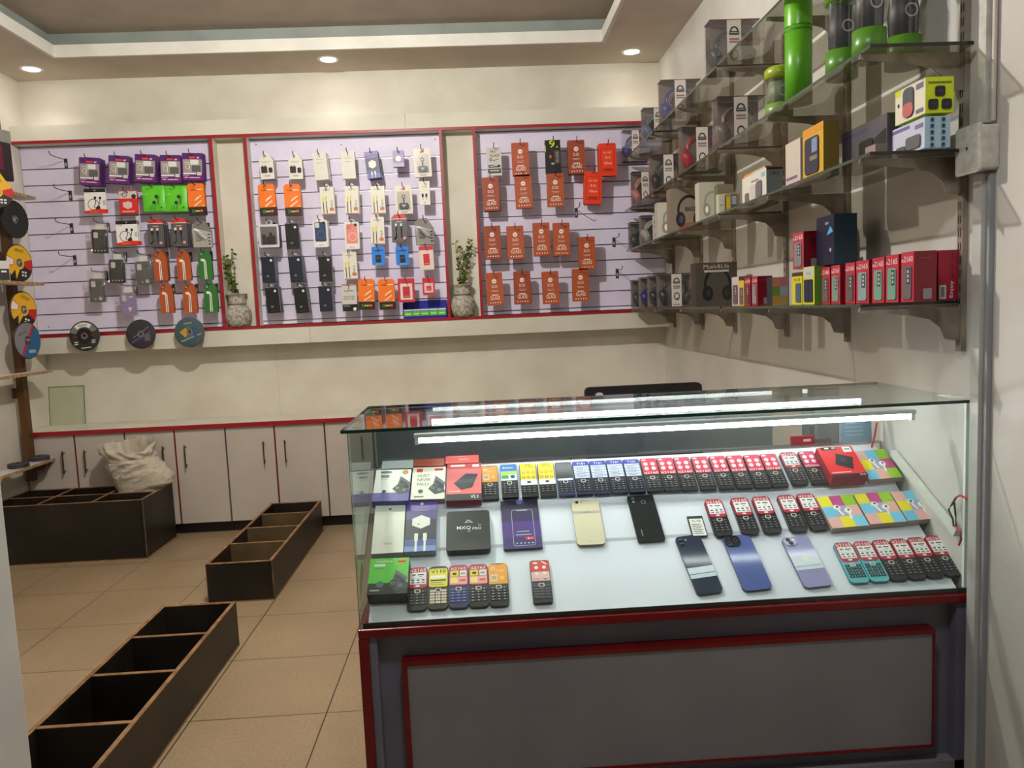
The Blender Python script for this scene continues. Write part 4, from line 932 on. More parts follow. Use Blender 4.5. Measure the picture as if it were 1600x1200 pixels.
for i, (a, b) in enumerate(((1431, 1464), (1466, 1498))):
    faceY(LV[0], 1.889+.004*i, a, b, .126, .05, 'phone_carton', f'red carton lettered Enjoy, {"left" if i == 0 else "right"} one of two, near end of lowest shelf', 'phone box', RB, RBS, d_enjoy(i == 0), 'cartons lettered Enjoy')
# lowest shelf, going back
L1 = LV[0]; gp = 'small phone cartons on the lowest shelf'
sideX(L1, 1.05, 1255, 1273, 412, 472, .05, 'phone_carton', 'white and yellow phone carton with green side on the lowest shelf', 'phone box', M(206, 206, 60, .4), M(84, 136, 36, .4), lambda s, w, h: (s.rect(-w*.4, w*.4, h*.7, h*.98, -.0008, M(190, 194, 186)), s.text('12G', 0, h*.78, w*.4, h*.08, -.001, GREY), s.rbox(-w*.36, w*.02, -.003, -.0006, h*.06, h*.66, .006, NAVY), s.rbox(w*.04, w*.38, -.003, -.0006, h*.06, h*.66, .006, NAVY)), gp)
sideX(L1, 1.05, 1238, 1254, 422, 473, .05, 'phone_carton', 'yellow phone carton under the stacked red carton on the lowest shelf', 'phone box', M(214, 200, 40, .4), M(70, 50, 24, .4), lambda s, w, h: (s.rect(-w/2, w/2, h*.88, h, -.0007, M(70, 56, 30)), s.text('V10', 0, h*.72, w*.6, h*.1, -.0008, INK), s.rbox(-w*.1, w*.4, -.003, -.0006, h*.06, h*.66, .006, M(70, 90, 112))), gp)
sideX(L1, 1.05, 1239, 1256, 362, 420, .058, 'phone_carton', 'red phone carton standing on top of the yellow carton', 'phone box', M(180, 60, 74, .4), RBS, d_phone('2165', (126, 128, 130)), None, d_side, .1155)
yn = onX(1312, 410, 1.075).y
carton('boxed_speaker', 'tall dark blue carton standing on the row of red cartons', 'box', .12, .07, .15, M(22, 26, 52, .35), M(28, 62, 84, .35), lambda s, w, h: (s.poly([(w*.1, h*.6), (w*.45, h*.66), (w*.3, h*.78), (w*.2, h*.7)], -.0008, M(80, 170, 214)), s.rect(w*.0, w*.2, h*.82, h*.87, -.0008, M(110, 140, 160)), s.disc(w*.3, h*.3, .006, -.0008, LGREY)), None, (1.08, yn+.105, L1+.1185), rad(-90))
sideX(L1, 1.14, 1278, 1296, 352, 420, .05, 'phone_carton', 'green carton half hidden behind the tall dark blue carton', 'phone box', M(70, 124, 44, .4), M(50, 96, 34, .4), d_plain, None, None, .127)
carton('support_carton', 'red carton under the green carton, behind the red row on the lowest shelf', 'phone box', .14, .05, .126, RB, RBS, d_plain, None, (1.139, onX(1287, 420, 1.14).y, L1+.0005), rad(-90))
Y = onX(1204, 472, 1.04).y
faceY(L1, Y, 1206, 1230, .098, .05, 'earbud_carton', 'carton with faded rainbow patches on the lowest shelf', 'earbud box', M(150, 140, 120, .5), M(40, 40, 52, .5), lambda s, w, h: [s.rect(-w/2+w*i/2, -w/2+w*(i+1)/2, h*j/3, h*(j+1)/3, -.0008, M(*[(190, 150, 60), (110, 150, 60), (200, 130, 110), (176, 150, 90), (150, 170, 180), (190, 120, 120)][i*3+j], .5)) for i in range(2) for j in range(3)])
for i, (a, b, yt, tx, col, pc, lab) in enumerate(((1144, 1155, 427, '', (196, 180, 178), (96, 80, 84), 'small white phone carton beside the big black headphone carton'), (1155, 1163, 433, '', (206, 184, 50), (110, 90, 110), 'small yellow phone carton next to the small white one'), (1164, 1173, 428, '2160', (168, 40, 54), (100, 60, 62), 'red phone carton next to the small yellow one'), (1175, 1184, 427, '2165', (168, 40, 54), (150, 140, 142), 'red phone carton left of the rainbow-patched carton'))):
    sideX(L1, 1.03, a, b, yt, 473, .055, 'phone_carton', lab+', lowest shelf', 'phone box', M(*col, .45), RBS if i > 1 else M(120, 90, 60), d_phone(tx, pc), gp, d_side if i == 3 else None)

def headset(s, w, h, y, c, cc):
    pts = [(w*.34*math.cos(a), y, h*.5+h*.34*math.sin(a)) for a in [rad(-14+i*208/16) for i in range(17)]]
    s.tube(pts, .010, c, 8); s.tube([(p[0]*.9, p[1], p[2]-.008) for p in pts[3:-3]], .008, cc, 6)
    for sx in (-1, 1):
        s.T = Matrix.Translation((sx*w*.32, y, h*.3)) @ Matrix.Rotation(sx*rad(24), 4, 'Y') @ Matrix.Diagonal((1, 1, 1.2, 1))
        s.lathe([(.001, -.02), (.03, -.02), (.038, -.012), (.038, .01), (.03, .02), (.001, .02)], c, 18, 'x'); s.T = None
def headset_box(label, X0, Y, w, h, d, c, cc, lev, rz=0, band=True, lid=(96, 28, 34), hz=None):
    t = thing('headphone_box', label, 'headphone box', 'clear headphone boxes on the right wall shelves', (X0+w/2, Y, lev+.0005), (0, 0, rz))
    s = MB().box(-w/2, w/2, 0, d, .0015, h-.002, PLASTIC); s.build('clear_box', t)
    s = MB().box(-w/2-.0006, w/2+.0006, -.0006, d+.0006, h-.0019, h+.0008, M(*lid, .5)); s.box(-w/2-.0006, w/2+.0006, -.0006, d+.0006, 0, .0014, M(70, 60, 56, .5)); s.build('card_lid', t)
    s = MB(); s.box(-w/2+.004, w/2-.004, d-.006, d-.003, .004, h-.004, M(120, 104, 94, .6)); s.build('back_card', t)
    s = MB(); headset(s, w, h*.98, d*.5, c, cc); s.build('headphones', t)
    if band:
        s = MB().box(-w*.16, w*.12, -.0022, -.0008, .003, h-.003, M(206, 198, 192, .45)); cx = -w*.02
        s.ring(cx, h*.78, w*.055, w*.085, -.0026, INK, 12); s.rect(cx-w*.1, cx+w*.1, h*.7, h*.77, -.0028, M(54, 66, 60)); s.rect(cx-w*.08, cx+w*.08, h*.735, h*.748, -.003, LGREY); s.rect(cx-w*.1, cx+w*.1, h*.6, h*.64, -.0026, M(150, 110, 104)); s.rect(cx-w*.1, cx+w*.1, h*.55, h*.58, -.0026, GREY)
        s.ring(cx, h*.32, w*.06, w*.085, -.0026, INK, 14, 0, 2*PI, 1.3); s.disc(cx+w*.03, h*.24, w*.035, -.0028, M(90, 50, 50), 10); s.rect(cx-w*.1, cx+w*.1, h*.06, h*.09, -.0026, GREY)
        s.build('front_band', t)
    return t
BK, BL, RD, GN = M(26, 26, 30, .35), M(34, 36, 110, .3), M(150, 24, 34, .35), M(50, 62, 58, .4)
def HB(lab, a, yb, c, cc, lev, w=.19, h=.19, Xl=.967, **k):
    Y = onX(a, yb, Xl).y
    return headset_box(lab, Xl, Y, w, h, .075, c, cc, lev, **k)
HB('clear headphone box with grey-green headphones, farthest on the lowest shelf', 989, 477, GN, GREY, LV[0], h=.172)
HB('clear headphone box with blue headphones on the lowest shelf', 1002, 477, BL, BL, LV[0], band=False, h=.178)
HB('clear headphone box with black headphones behind the front one, lowest shelf', 1016, 476, BK, GREY, LV[0], h=.178)
HB('clear headphone box nearest the bright wall patch on the lowest shelf', 1031, 476, BK, DGREY, LV[0], h=.176, lid=(70, 50, 46))
# printed headphone cartons
def d_hp(bg_txt, c, cup, txtcol, foot=None, two=None):
    def f(s, w, h):
        if foot: s.rect(-w*.26, w*.42, .002, h*.22, -.0007, M(*foot, .5))
        s.ring(.02*w, h*.5, w*.27, w*.33, -.001, M(*c, .4), 22, rad(-10), rad(190), 1.25)
        for sx in (-1, 1): s.disc(.02*w+sx*w*.24, h*.3, w*.13, -.0012-.0003*(sx > 0), M(*cup, .4), 18, h*.17); s.disc(.02*w+sx*w*.22, h*.3, w*.06, -.002, M(*[int(x*1.6)+12 for x in cup], .4), 14, h*.09)
        if bg_txt: s.text(bg_txt, w*.06, h*.48, w*.3, h*.1, -.0016, M(*txtcol)); 
        if two: s.text(two, w*.0, h*.86, w*.62, h*.1, -.0016, M(*txtcol)); s.rect(-w*.3, w*.3, h*.78, h*.83, -.0012, M(*txtcol))
    return f
Y = onX(1088, 474, .97).y
carton('headphone_carton', 'large dark grey carton picturing black headphones on the lowest shelf', 'headphone box', .185, .08, .192, M(76, 70, 62, .4), M(54, 46, 38, .5), d_hp('', (20, 20, 22), (22, 22, 24), (196, 186, 170), None, 'Music&Life'), None, (.97+.0925, Y, LV[0]+.0005))
L2 = LV[1]
HB('clear headphone box, farthest on the second shelf', 985, 386, GN, GREY, L2, h=.165, lid=(110, 90, 84))
HB('clear headphone box with white headphones, second farthest on the second shelf', 1003, 380, M(160, 160, 158, .4), WHITE, L2, h=.165, lid=(110, 90, 84))
WC = M(206, 202, 186, .45); WCS = M(176, 170, 154, .5)
Y = onX(1028, 374, .97).y
carton('headphone_carton', 'white headphone carton left of the brown bass carton, second shelf', 'headphone box', .15, .06, .185, WC, WCS, d_hp('', (150, 152, 140), (150, 150, 138), (90, 90, 84)), None, (.97+.075, Y, L2+.0005))
Y = onX(1048, 360, .97).y
carton('headphone_carton', 'brown carton lettered BASS with black headphones on the second shelf', 'headphone box', .18, .07, .215, M(142, 130, 112, .45), M(120, 106, 88, .5), d_hp('BASS', (40, 36, 40), (44, 40, 50), (50, 44, 42), (160, 82, 44)), None, (.97+.09, Y, L2+.0005))
Y = onX(1093, 347, .97).y
carton('headphone_carton', 'white headphone carton right of the brown bass carton, second shelf', 'headphone box', .11, .06, .165, WC, WCS, d_hp('', (176, 170, 152), (170, 164, 146), (90, 90, 84)), None, (.97+.055, Y, L2+.0005))
faceY(L2, 3.10, 1128, 1153, .125, .045, 'accessory_box', 'grey-green carton behind the small yellow-sided phone carton, second shelf', 'box', M(140, 132, 110, .5), M(84, 110, 64, .5), lambda s, w, h: s.ring(0, h*.6, w*.25, w*.3, -.0008, GREY, 14, 0, PI), X0=.99)
faceY(L2, 3.015, 1126, 1135, .075, .04, 'phone_carton', 'narrow white carton beside the yellow-sided phone carton, second shelf', 'phone box', WC, WCS, d_plain, X0=.968)
faceY(L2, 3.012, 1137, 1158, .078, .04, 'phone_carton', 'small carton with yellow side and grey phone picture, second shelf', 'phone box', M(150, 150, 120, .45), M(180, 150, 40, .5), lambda s, w, h: (s.rect(-w/2, -w*.2, 0, h*.8, -.0008, M(206, 184, 50)), s.rbox(-w*.2, w*.3, -.003, -.0006, .002, h*.92, .006, M(80, 84, 92)), s.rect(-w*.12, w*.22, h*.42, h*.84, -.0034, M(150, 164, 180))), X0=.996)
def d_cam(s, w, h):
    s.rbox(-w*.14, w*.1, -.004, -.0006, h*.02, h*.6, .012, M(190, 186, 180)); s.rbox(w*.12, w*.34, -.004, -.0006, h*.1, h*.66, .012, M(104, 98, 110)); s.rbox(-w*.36, -w*.2, -.003, -.0006, h*.0+.002, h*.4, .008, M(110, 100, 96)); s.rect(-w*.1, w*.2, h*.7, h*.76, -.0008, GREY); s.rect(w*.3, w*.45, h*.74, h*.9, -.0008, M(140, 170, 180))
def d_cams(s, w, h): s.rect(-w*.5, w*.5, h*.93, h, -.0006, INK); s.text('1.8.2', -.0, h*.76, w*.5, h*.1, -.0006, INK)
sideX(L2, .99, 1160, 1198, 272, 318, .056, 'camera_carton', 'white carton picturing small security cameras with grey end face', 'camera box', M(206, 204, 194, .45), M(112, 120, 116, .45), d_cam, None, d_cams)
sideX(L2, 1.06, 1163, 1196, 258, 318, .05, 'camera_carton', 'white and orange carton behind the security camera carton, second shelf', 'camera box', M(204, 190, 160, .45), M(200, 104, 44, .45), lambda s, w, h: (s.rect(-w/2, -w*.1, h*.76, h, -.0008, M(224, 150, 60)), s.rect(w*.1, w*.25, h*.66, h*.86, -.0008, GREY)), None)
sideX(L2, 1.0, 1228, 1251, 218, 292, .04, 'tablet_carton', 'flat beige carton with violet lettering beside the yellow phone carton', 'box', M(196, 184, 172, .5), M(170, 158, 146, .5), lambda s, w, h: (s.rect(-w*.45, w*.3, h*.18, h*.24, -.0008, M(120, 90, 130)), s.rect(-w*.45, w*.48, .002, h*.14, -.0008, M(190, 176, 186))))
def d_yp(s, w, h):
    s.rect(-w/2, w*.5, h*.86, h, -.0007, M(206, 140, 40)); s.rbox(-w*.36, w*.3, -.004, -.0006, h*.12, h*.8, .012, M(44, 48, 66, .3)); s.rect(-.0, w*.26, h*.5, h*.76, -.0044, M(120, 140, 170)); s.rect(-w*.1, w*.26, h*.36, h*.44, -.0044, M(130, 120, 100))
sideX(L2, 1.0, 1255, 1287, 200, 286, .045, 'phone_carton', 'tall yellow phone carton with olive side on the second shelf', 'phone box', M(204, 160, 40, .45), M(110, 92, 24, .5), d_yp)
def d_dark(s, w, h): s.rect(-w*.45, w*.1, h*.8, h*.88, -.0008, M(70, 64, 92)); s.rbox(-w*.08, w*.22, -.003, -.0006, h*.2, h*.62, .012, M(22, 20, 20)); s.poly([(w*.1, h*.5), (w*.48, h*.7), (w*.48, h*.3), (w*.2, h*.3)], -.0012, M(30, 26, 26)); s.rect(-w*.48, w*.2, h*.02, h*.12, -.0008, M(90, 80, 76))
sideX(L2, 1.07, 1316, 1386, 188, 262, .05, 'headset_carton', 'long dark carton picturing a black headset on the second shelf', 'box', M(88, 82, 88, .35), M(60, 56, 58, .4), d_dark)
sideX(L2, 1.0, 1352, 1368, 246, 264, .03, 'clear_case', 'small pinkish clear-topped box at the front of the second shelf', 'box', M(150, 130, 124, .3), M(120, 104, 98, .4), d_plain)
def d_bud(s, w, h): s.rect(-w*.46, w*.1, h*.82, h*.93, -.0008, M(110, 100, 160)); s.rbox(w*.02, w*.4, -.004, -.0006, h*.1, h*.52, .008, M(96, 96, 96)); s.rbox(-w*.26, .0, -.004, -.0006, .002, h*.3, .008, M(84, 86, 84)); s.rect(w*.24, w*.46, h*.7, h*.84, -.0008, M(120, 116, 150))
def d_icons(s, w, h):
    for i in range(2):
        for j in range(5): s.disc(-w*.22+w*.44*i, h*(.1+.2*j), w*.08, -.0006, M(40, 70, 84), 7); s.rect(-w*.32+w*.44*i, -w*.12+w*.44*i, h*(.02+.2*j), h*(.035+.2*j), -.0006, GREY)
sideX(L2, 1.083, 1389, 1445, 187, 236, .062, 'earbud_carton', 'white earbud carton with pale blue icon side, near end of the second shelf', 'earbud box', M(198, 196, 214, .4), M(166, 196, 214, .45), d_bud, None, d_icons)
def d_lime(s, w, h): s.rect(-w/2, -w*.3, h*.82, h, -.0008, LIME); s.rbox(-w*.2, w*.14, -.004, -.0006, h*.1, h*.94, .014, M(80, 84, 84)); s.rbox(-w*.2, w*.14, -.0046, -.0042, h*.1, h*.5, .014, M(190, 100, 96)); s.rect(w*.2, w*.44, h*.76, h*.92, -.0008, M(110, 106, 130)); s.disc(-w*.38, h*.55, .005, -.0008, INK); s.rect(w*.2, w*.44, h*.08, h*.2, -.0008, M(110, 106, 110))
def d_limes(s, w, h):
    s.rect(-w*.42, w*.42, h*.82, h*.87, -.0006, M(110, 120, 20))
    for x, z in ((0, .6), (-.24, .24), (.24, .24)): s.rbox(w*(x-.17), w*(x+.17), -.003, -.0004, h*(z-.14), h*(z+.14), .005, INK); s.rect(w*(x-.1), w*(x+.1), h*(z-.04), h*(z+.04), -.0032, M(40, 44, 70))
sideX(L2, 1.083, 1399, 1446, 131, 187, .068, 'earbud_carton', 'white earbud carton with bright lime side, stacked on the pale blue one', 'earbud box', M(222, 214, 196, .4), M(206, 220, 20, .45), d_lime, None, d_limes, .0805)
# third shelf
L3 = LV[2]
HB('clear box with pinkish headphones, farthest on the third shelf', 989, 310, M(190, 120, 120, .4), M(214, 196, 190), L3, h=.2, w=.16)
HB('clear headphone box with black headphones in the far length of the third shelf', 1019, 297, BK, GREY, L3, h=.2)
HB('clear headphone box with dark red headphones on the third shelf', 1067, 272, RD, M(120, 20, 30), L3, h=.2)
HB('clear headphone box with brown headphones, nearest on the third shelf', 1122, 224, M(96, 80, 70, .4), GREY, L3, h=.195)
def tub(label, px, X, lev, r, h, kind, py):
    Y = onX(px, py, X).y
    t = thing('gadget_tub', label, 'tub', 'tubs on the near length of the third shelf', (X, Y, lev+.0008))
    g = M(86, 158, 26, .35)
    if kind == 'tube':
        MB().lathe([(.001, 0), (r, 0), (r, h*.7), (.001, h*.7)], g, 28).build('tube_body', t); MB().lathe([(r+.0008, h*.7+.001), (r+.0008, h*.985), (r*.9, h), (.001, h)], M(96, 168, 30, .3), 28).build('cap', t)
        MB().lathe([(r+.001, h*.66), (r+.0012, h*.665), (r+.001, h*.67)], M(40, 90, 16), 28).build('groove_band', t)
    else:
        MB().lathe([(.001, 0), (r, 0), (r, h*.28), (.001, h*.28)], M(110, 140, 60, .35) if kind == 'jar' else M(80, 130, 36, .35), 28).build('tub_base', t)
        MB().lathe([(r, h*.281), (r, h*.75)], PLASTIC, 28).build('clear_wall', t)
        s = MB(); s.lathe([(.001, h*.3), (r*.8, h*.3), (r*.86, h*.5), (r*.7, h*.72), (.001, h*.72)], M(110, 120, 84, .5) if kind == 'jar' else M(44, 40, 46, .5), 20)
        s.ring(0, h*.5, r*.3, r*.4, -r*.88, LGREY, 12); s.build('gadget', t)
        MB().lathe([(.001, h), (r*.8, h), (r*1.02, h*.94), (r*1.02, h*.76), (.001, h*.755)], M(140, 160, 36, .35) if kind == 'jar' else M(92, 150, 34, .3), 28).build('lid', t)
    return t
tub('clear jar with yellow-green lid standing left of the tall green tube', 1217, 1.03, L3, .045, .165, 'jar', 175)
tub('tall bright green tube on the third shelf', 1248, 1.02, L3, .040, .325, 'tube', 160)
tub('green-topped clear tub right of the tall green tube', 1315, 1.03, L3, .042, .26, 'tub', 110)
tub('middle one of three dark clear tubs at the near end of the third shelf', 1358, 1.03, L3, .041, .27, 'tub', 80)
tub('rightmost dark clear tub at the near end of the third shelf', 1411, 1.155, L3, .045, .27, 'tub', 60)
# topmost shelf
L4 = LV[3]
HB('clear box with blue headphones and white card, farthest on the topmost shelf', 975, 258, BL, M(190, 190, 200), L4, w=.16, h=.19, Xl=.967)
HB('clear headphone box with grey headphones left of the dark-lidded one, topmost shelf', 1006, 205, M(96, 110, 130, .4), LGREY, L4, w=.17, h=.175)
HB('dark-lidded clear box with navy headphones in the middle length of the topmost shelf', 1034, 185, BL, M(150, 150, 160), L4, w=.2, h=.205)
HB('dark-lidded clear box with black headphones, highest in the picture', 1110, 96, BK, GREY, L4, w=.2, h=.2)
# ------------------------------------------------------------------ glass display counter
CX0, CX1, CY0, CY1 = -.33, 1.2285, 1.848, 2.30
ctr = thing('display_counter', 'long glass-topped display counter with grey base and red edges', 'display counter', None, (0, 0, 0))
s = MB(); s.box(CX0+.002, CX1, 1.885, CY1, .0, .50, BLUELAM); s.box(CX0+.0215, CX0+.04, 1.852, 1.8848, .0, .50, BLUELAM); s.box(CX1-.03, CX1, 1.852, 1.8848, .0, .50, BLUELAM); s.build('base_carcass', ctr)
MB().box(CX0-.004, CX1, CY0-.006, CY1, .5005, .524, REDW).build('counter_ledge', ctr, mods=.004)
MB().box(CX0-.004, CX0+.0213, CY0-.006, CY1, 0, .5003, REDW).build('end_frame', ctr, mods=.003)
MB().box(CX0+.0215, CX1, 1.852, 1.8848, .0, .07, GREYLAM).build('plinth', ctr)
o = MB().box(-.218, 1.136, 1.853, 1.8848, .118, .4205, GREYLAM).build('front_panel', ctr)
s = MB(); s.box(-.231, 1.141, 1.848, 1.8848, .4207, .4325, REDW); s.box(-.231, -.2182, 1.848, 1.8848, .113, .4205, REDW); s.box(1.1362, 1.1405, 1.848, 1.8848, .113, .4205, REDW); s.box(-.218, 1.136, 1.848, 1.8848, .1125, .1178, REDW); s.build('panel_edging', o)
def pane(name, b, edge):
    o = MB().box(*b, GLASS).build(name, ctr); s = MB()
    for e in edge: s.box(*e, GEDGE if e[1]-e[0] > .1 or e[3]-e[2] > .1 else M(84, 150, 124, .15))  # upright edges get a lighter green, the light on them put into the colour
    s.build('green_edge', o); return o
pane('top_glass', (CX0-.012, CX1, CY0-.012, CY1+.006, 1.0195, 1.027), ((CX0-.012, CX1, CY0-.0135, CY0-.0122, 1.0194, 1.0271), (CX0-.0132, CX0-.0122, CY0-.0135, CY1+.006, 1.0194, 1.0271), (CX0-.012, CX1, CY1+.0062, CY1+.007, 1.0194, 1.0271)))
pane('front_glass', (CX0+.001, CX1, CY0, CY0+.006, .5245, 1.019), ((CX0, CX0+.0009, CY0-.0004, CY0+.0062, .5245, 1.019),))
pane('side_glass', (CX0, CX0+.006, CY0+.0065, CY1-.004, .5245, 1.019), ((CX0, CX0+.006, CY1-.0038, CY1-.003, .5245, 1.019),))
s = MB(); s.box(CX0+.008, CX1, CY0+.0065, CY0+.009, .5245, .536, M(24, 24, 26, .3)); s.build('black_sealant', ctr)
for a, b, y in ((CX0+.008, .47, CY1-.012), (.40, .89, CY1-.006), (.985, 1.10, CY1-.006)):
    MB().box(a, b, y-.004, y, .847, 1.0185, DARKGLASS).build('sliding_back_pane', ctr)
s = MB(); s.box(CX0+.007, CX1, CY1-.02, CY1-.001, .8405, .8465, ALU); s.build('slide_rail', ctr)
# stepped sloping display board
PR = ((1.8565, .5245), (1.862, .5275), (2.04, .652), (2.045, .66), (2.157, .738), (2.165, .757), (2.279, .837), (2.279, .5245))
def along_x(s, prof, x0, x1, m):
    n = len(prof); v = [(x0, y, z) for y, z in prof]+[(x1, y, z) for y, z in prof]
    s.add(v, [list(range(n)), [n+i for i in range(n)][::-1]]+[(i, i+n, (i+1) % n+n, (i+1) % n) for i in range(n)], m)
    return s
along_x(MB(), PR, CX0+.02, 1.207, WHITEPVC).build('stepped_board', ctr)
a = onX(1493, 838, 1.219); b = onX(1394, 712, 1.219)
s = MB(); d = (Vector((0, b.y-a.y, b.z-a.z))).normalized(); up = Vector((0, -d.z, d.y))
pts = [a, b, b+up*.022, a+up*.022]
along_x(s, [(p.y, p.z) for p in pts], 1.2125, 1.226, M(206, 208, 200, .45)); s.build('slanted_trim', ctr)
MB().box(1.2172, 1.2268, CY0+.0065, CY0+.0145, .5370, 1.018, M(224, 226, 224, .4)).build('corner_strip', ctr)
for y, z, x0, x1 in ((1.97, .971, -.167, 1.137), (2.262, .9775, -.15, 1.15)):
    o = MB().box(x0-.012, x1+.012, y-.012, y+.012, z+.009, z+.018, M(206, 210, 212, .4)).build('tube_holder', ctr)
    MB().tube([(x0, y, z), (x1, y, z)], .0068, TUBE, 12).build('light_tube', o)
    s = MB()
    for x in (x0-.0105, x1+.0005): s.box(x, x+.010, y-.009, y+.009, z-.009, z+.0088, WHITE)
    s.build('end_caps', o)

TI = []
for (y0, z0), (y1, z1) in (((1.862, .5275), (2.04, .652)), ((2.045, .66), (2.157, .738)), ((2.165, .757), (2.279, .837))):
    l = math.hypot(y1-y0, z1-z0); c, sn = (y1-y0)/l, (z1-z0)/l; n = Vector((0, -sn, c))
    TI.append((n, n.dot(Vector((0, y0, z0))), math.atan2(sn, c)))
def on(tier, px, py, t=0): n, d, a = TI[tier]; return hit(px, py, n, d+t)
def tilt(tier, roll=0): return (Matrix.Rotation(-(PI/2-TI[tier][2]), 3, 'X') @ Matrix.Rotation(roll, 3, 'Y')).to_euler()
def slabpos(tier, bl, br, tl, t):
    'flat thing lying on a tier, from three corners of its upper face'
    A, B, C = on(tier, *bl, t), on(tier, *br, t), on(tier, *tl, t); n = TI[tier][0]
    w = (B-A).length; mid = (A+B)/2; u = (B-A).normalized()
    v = Vector((0, math.cos(TI[tier][2]), math.sin(TI[tier][2])))
    roll = -math.atan2(u.dot(v), u.x)
    h = abs((C-A).dot(n.cross(u)))
    return mid-n*(t-.0008), tilt(tier, roll), w, h

# ---- phones with keypads
def stk_2165(s, w, h, y):
    s.rbox(-w*.48, w*.48, y-.0004, y, h*.5, h*.985, .011, M(186, 26, 58, .4)); y -= .0006
    s.text('it2165', 0, h*.885, w*.8, h*.075, y, WHITE); s.rect(-w*.4, w*.42, h*.585, h*.87, y, M(232, 230, 228)); y -= .0002
    s.rect(-w*.3, -w*.12, h*.79, h*.83, y, GREY); s.rect(-w*.02, w*.3, h*.8, h*.825, y, INK); s.rect(w*.06, w*.2, h*.76, h*.775, y, GREY)
    s.rect(-w*.36, w*.38, h*.725, h*.73, y, GREY)
    for k in range(3): s.rect(-w*.32+w*.26*k, -w*.18+w*.26*k, h*.67, h*.7, y, INK); s.rect(-w*.33+w*.26*k, -w*.15+w*.26*k, h*.61, h*.64, y, GREY)
    s.disc(0, h*.545, w*.12, y, WHITE, 12, h*.022)
def stk_2160(s, w, h, y, txt='it2160', c=(214, 34, 66)):
    s.rbox(-w*.465, w*.465, y-.0004, y, h*.5, h*.985, .004, M(*c, .4)); y -= .0006
    s.disc(-w*.28, h*.945, w*.15, y, WHITE, 10, h*.022)
    for i in (-.22, .22):
        for j in (.68, .82): s.disc(w*i, h*j, w*.14, y, M(244, 216, 220), 12, w*.15)
    s.text(txt, 0, h*.51, w*.86, h*.07, y, WHITE)
def stk_T101(s, w, h, y):
    s.rect(-w*.46, w*.46, h*.48, h*.985, y, M(214, 218, 228)); y -= .0003
    s.rect(-w*.46, w*.46, h*.86, h*.985, y, M(46, 56, 176, .4)); s.text('T101', 0, h*.885, w*.5, h*.07, y-.0003, WHITE)
    for z in (.8, .72, .63, .55): s.rect(-w*.44, w*.44, h*z, h*(z+.012), y, M(96, 110, 190)); s.rect(-w*.3, w*.1, h*(z-.04), h*(z-.025), y, GREY)
    s.rect(w*.16, w*.18, h*.5, h*.72, y, M(96, 110, 190))
def stk_yel(s, w, h, y):
    s.rect(-w*.47, w*.47, h*.5, h*1.0, y, M(238, 216, 30, .4)); y -= .0003
    s.rect(-w*.2, w*.2, h*.95, h*.965, y, INK); s.text('ITEL A60', 0, h*.88, w*.6, h*.04, y, M(110, 96, 16))
    for j, z in enumerate((.72, .57)):
        for k in (-.3, 0, .3): s.ring(w*k, h*z, w*.06, w*.1, y, M(110, 110, 60) if j else M(200, 120, 50), 10)
    s.rbox(-w*.49, w*.49, y-.0006, y, h*.34, h*.5, .003, M(236, 230, 220, .35))
def stk_or(s, w, h, y):
    s.rect(-w*.47, w*.47, h*.5, h*.98, y, M(236, 152, 34, .4)); y -= .0003
    s.rect(-w*.12, w*.12, h*.965, h*.975, y, INK); s.ring(-w*.25, h*.87, w*.07, w*.11, y, WHITE, 10); s.text('A04', w*.08, h*.79, w*.44, h*.05, y, M(246, 206, 140)); s.rect(-w*.4, -w*.02, h*.56, h*.73, y, M(226, 206, 180)); s.rect(-w*.34, -w*.08, h*.6, h*.69, y-.0003, M(200, 160, 110)); s.rect(w*.1, w*.3, h*.6, h*.68, y, M(246, 190, 96))
def stk_bl(s, w, h, y):
    s.rect(-w*.48, w*.48, h*.5, h*.98, y, M(222, 230, 226)); y -= .0003
    s.rect(-w*.48, w*.48, h*.78, h*.98, y, M(26, 116, 190, .4)); s.text('Button', -w*.04, h*.86, w*.6, h*.06, y-.0003, WHITE); s.rect(-w*.44, w*.44, h*.68, h*.77, y, M(180, 214, 60)); s.rect(-w*.44, -w*.04, h*.56, h*.66, y, M(90, 160, 60)); s.disc(w*.22, h*.61, w*.14, y, M(40, 80, 140), 10)
def stk_v110(s, w, h, y):
    s.rbox(-w*.47, w*.47, y-.0004, y, h*.5, h*.94, .006, M(232, 214, 64, .4)); y -= .0006
    s.text('V110', 0, h*.83, w*.76, h*.085, y, INK); s.rect(-w*.4, w*.4, h*.7, h*.77, y, M(240, 240, 220)); s.rect(-w*.4, w*.38, h*.64, h*.67, y, INK); s.rect(-w*.4, w*.2, h*.59, h*.61, y, GREY); s.rect(-w*.4, w*.3, h*.54, h*.56, y, M(180, 160, 30))
def stk_2163(s, w, h, y):
    s.rbox(-w*.47, w*.47, y-.0004, y, h*.5, h*.985, .009, M(178, 26, 54, .4)); y -= .0006
    s.text('it2163', 0, h*.88, w*.74, h*.065, y, WHITE); s.rect(-w*.42, w*.0, h*.72, h*.86, y, M(226, 206, 60)); s.rect(-w*.3, -w*.1, h*.76, h*.81, y-.0003, INK); s.rect(w*.06, w*.42, h*.72, h*.86, y, M(230, 216, 214)); s.rect(w*.12, w*.34, h*.77, h*.8, y-.0003, GREY)
    s.rect(-w*.44, w*.44, h*.53, h*.71, y, M(236, 160, 160)); s.rect(-w*.4, -w*.05, h*.56, h*.69, y-.0003, M(240, 214, 120)); s.rect(w*.06, w*.36, h*.6, h*.64, y-.0003, M(200, 70, 80))
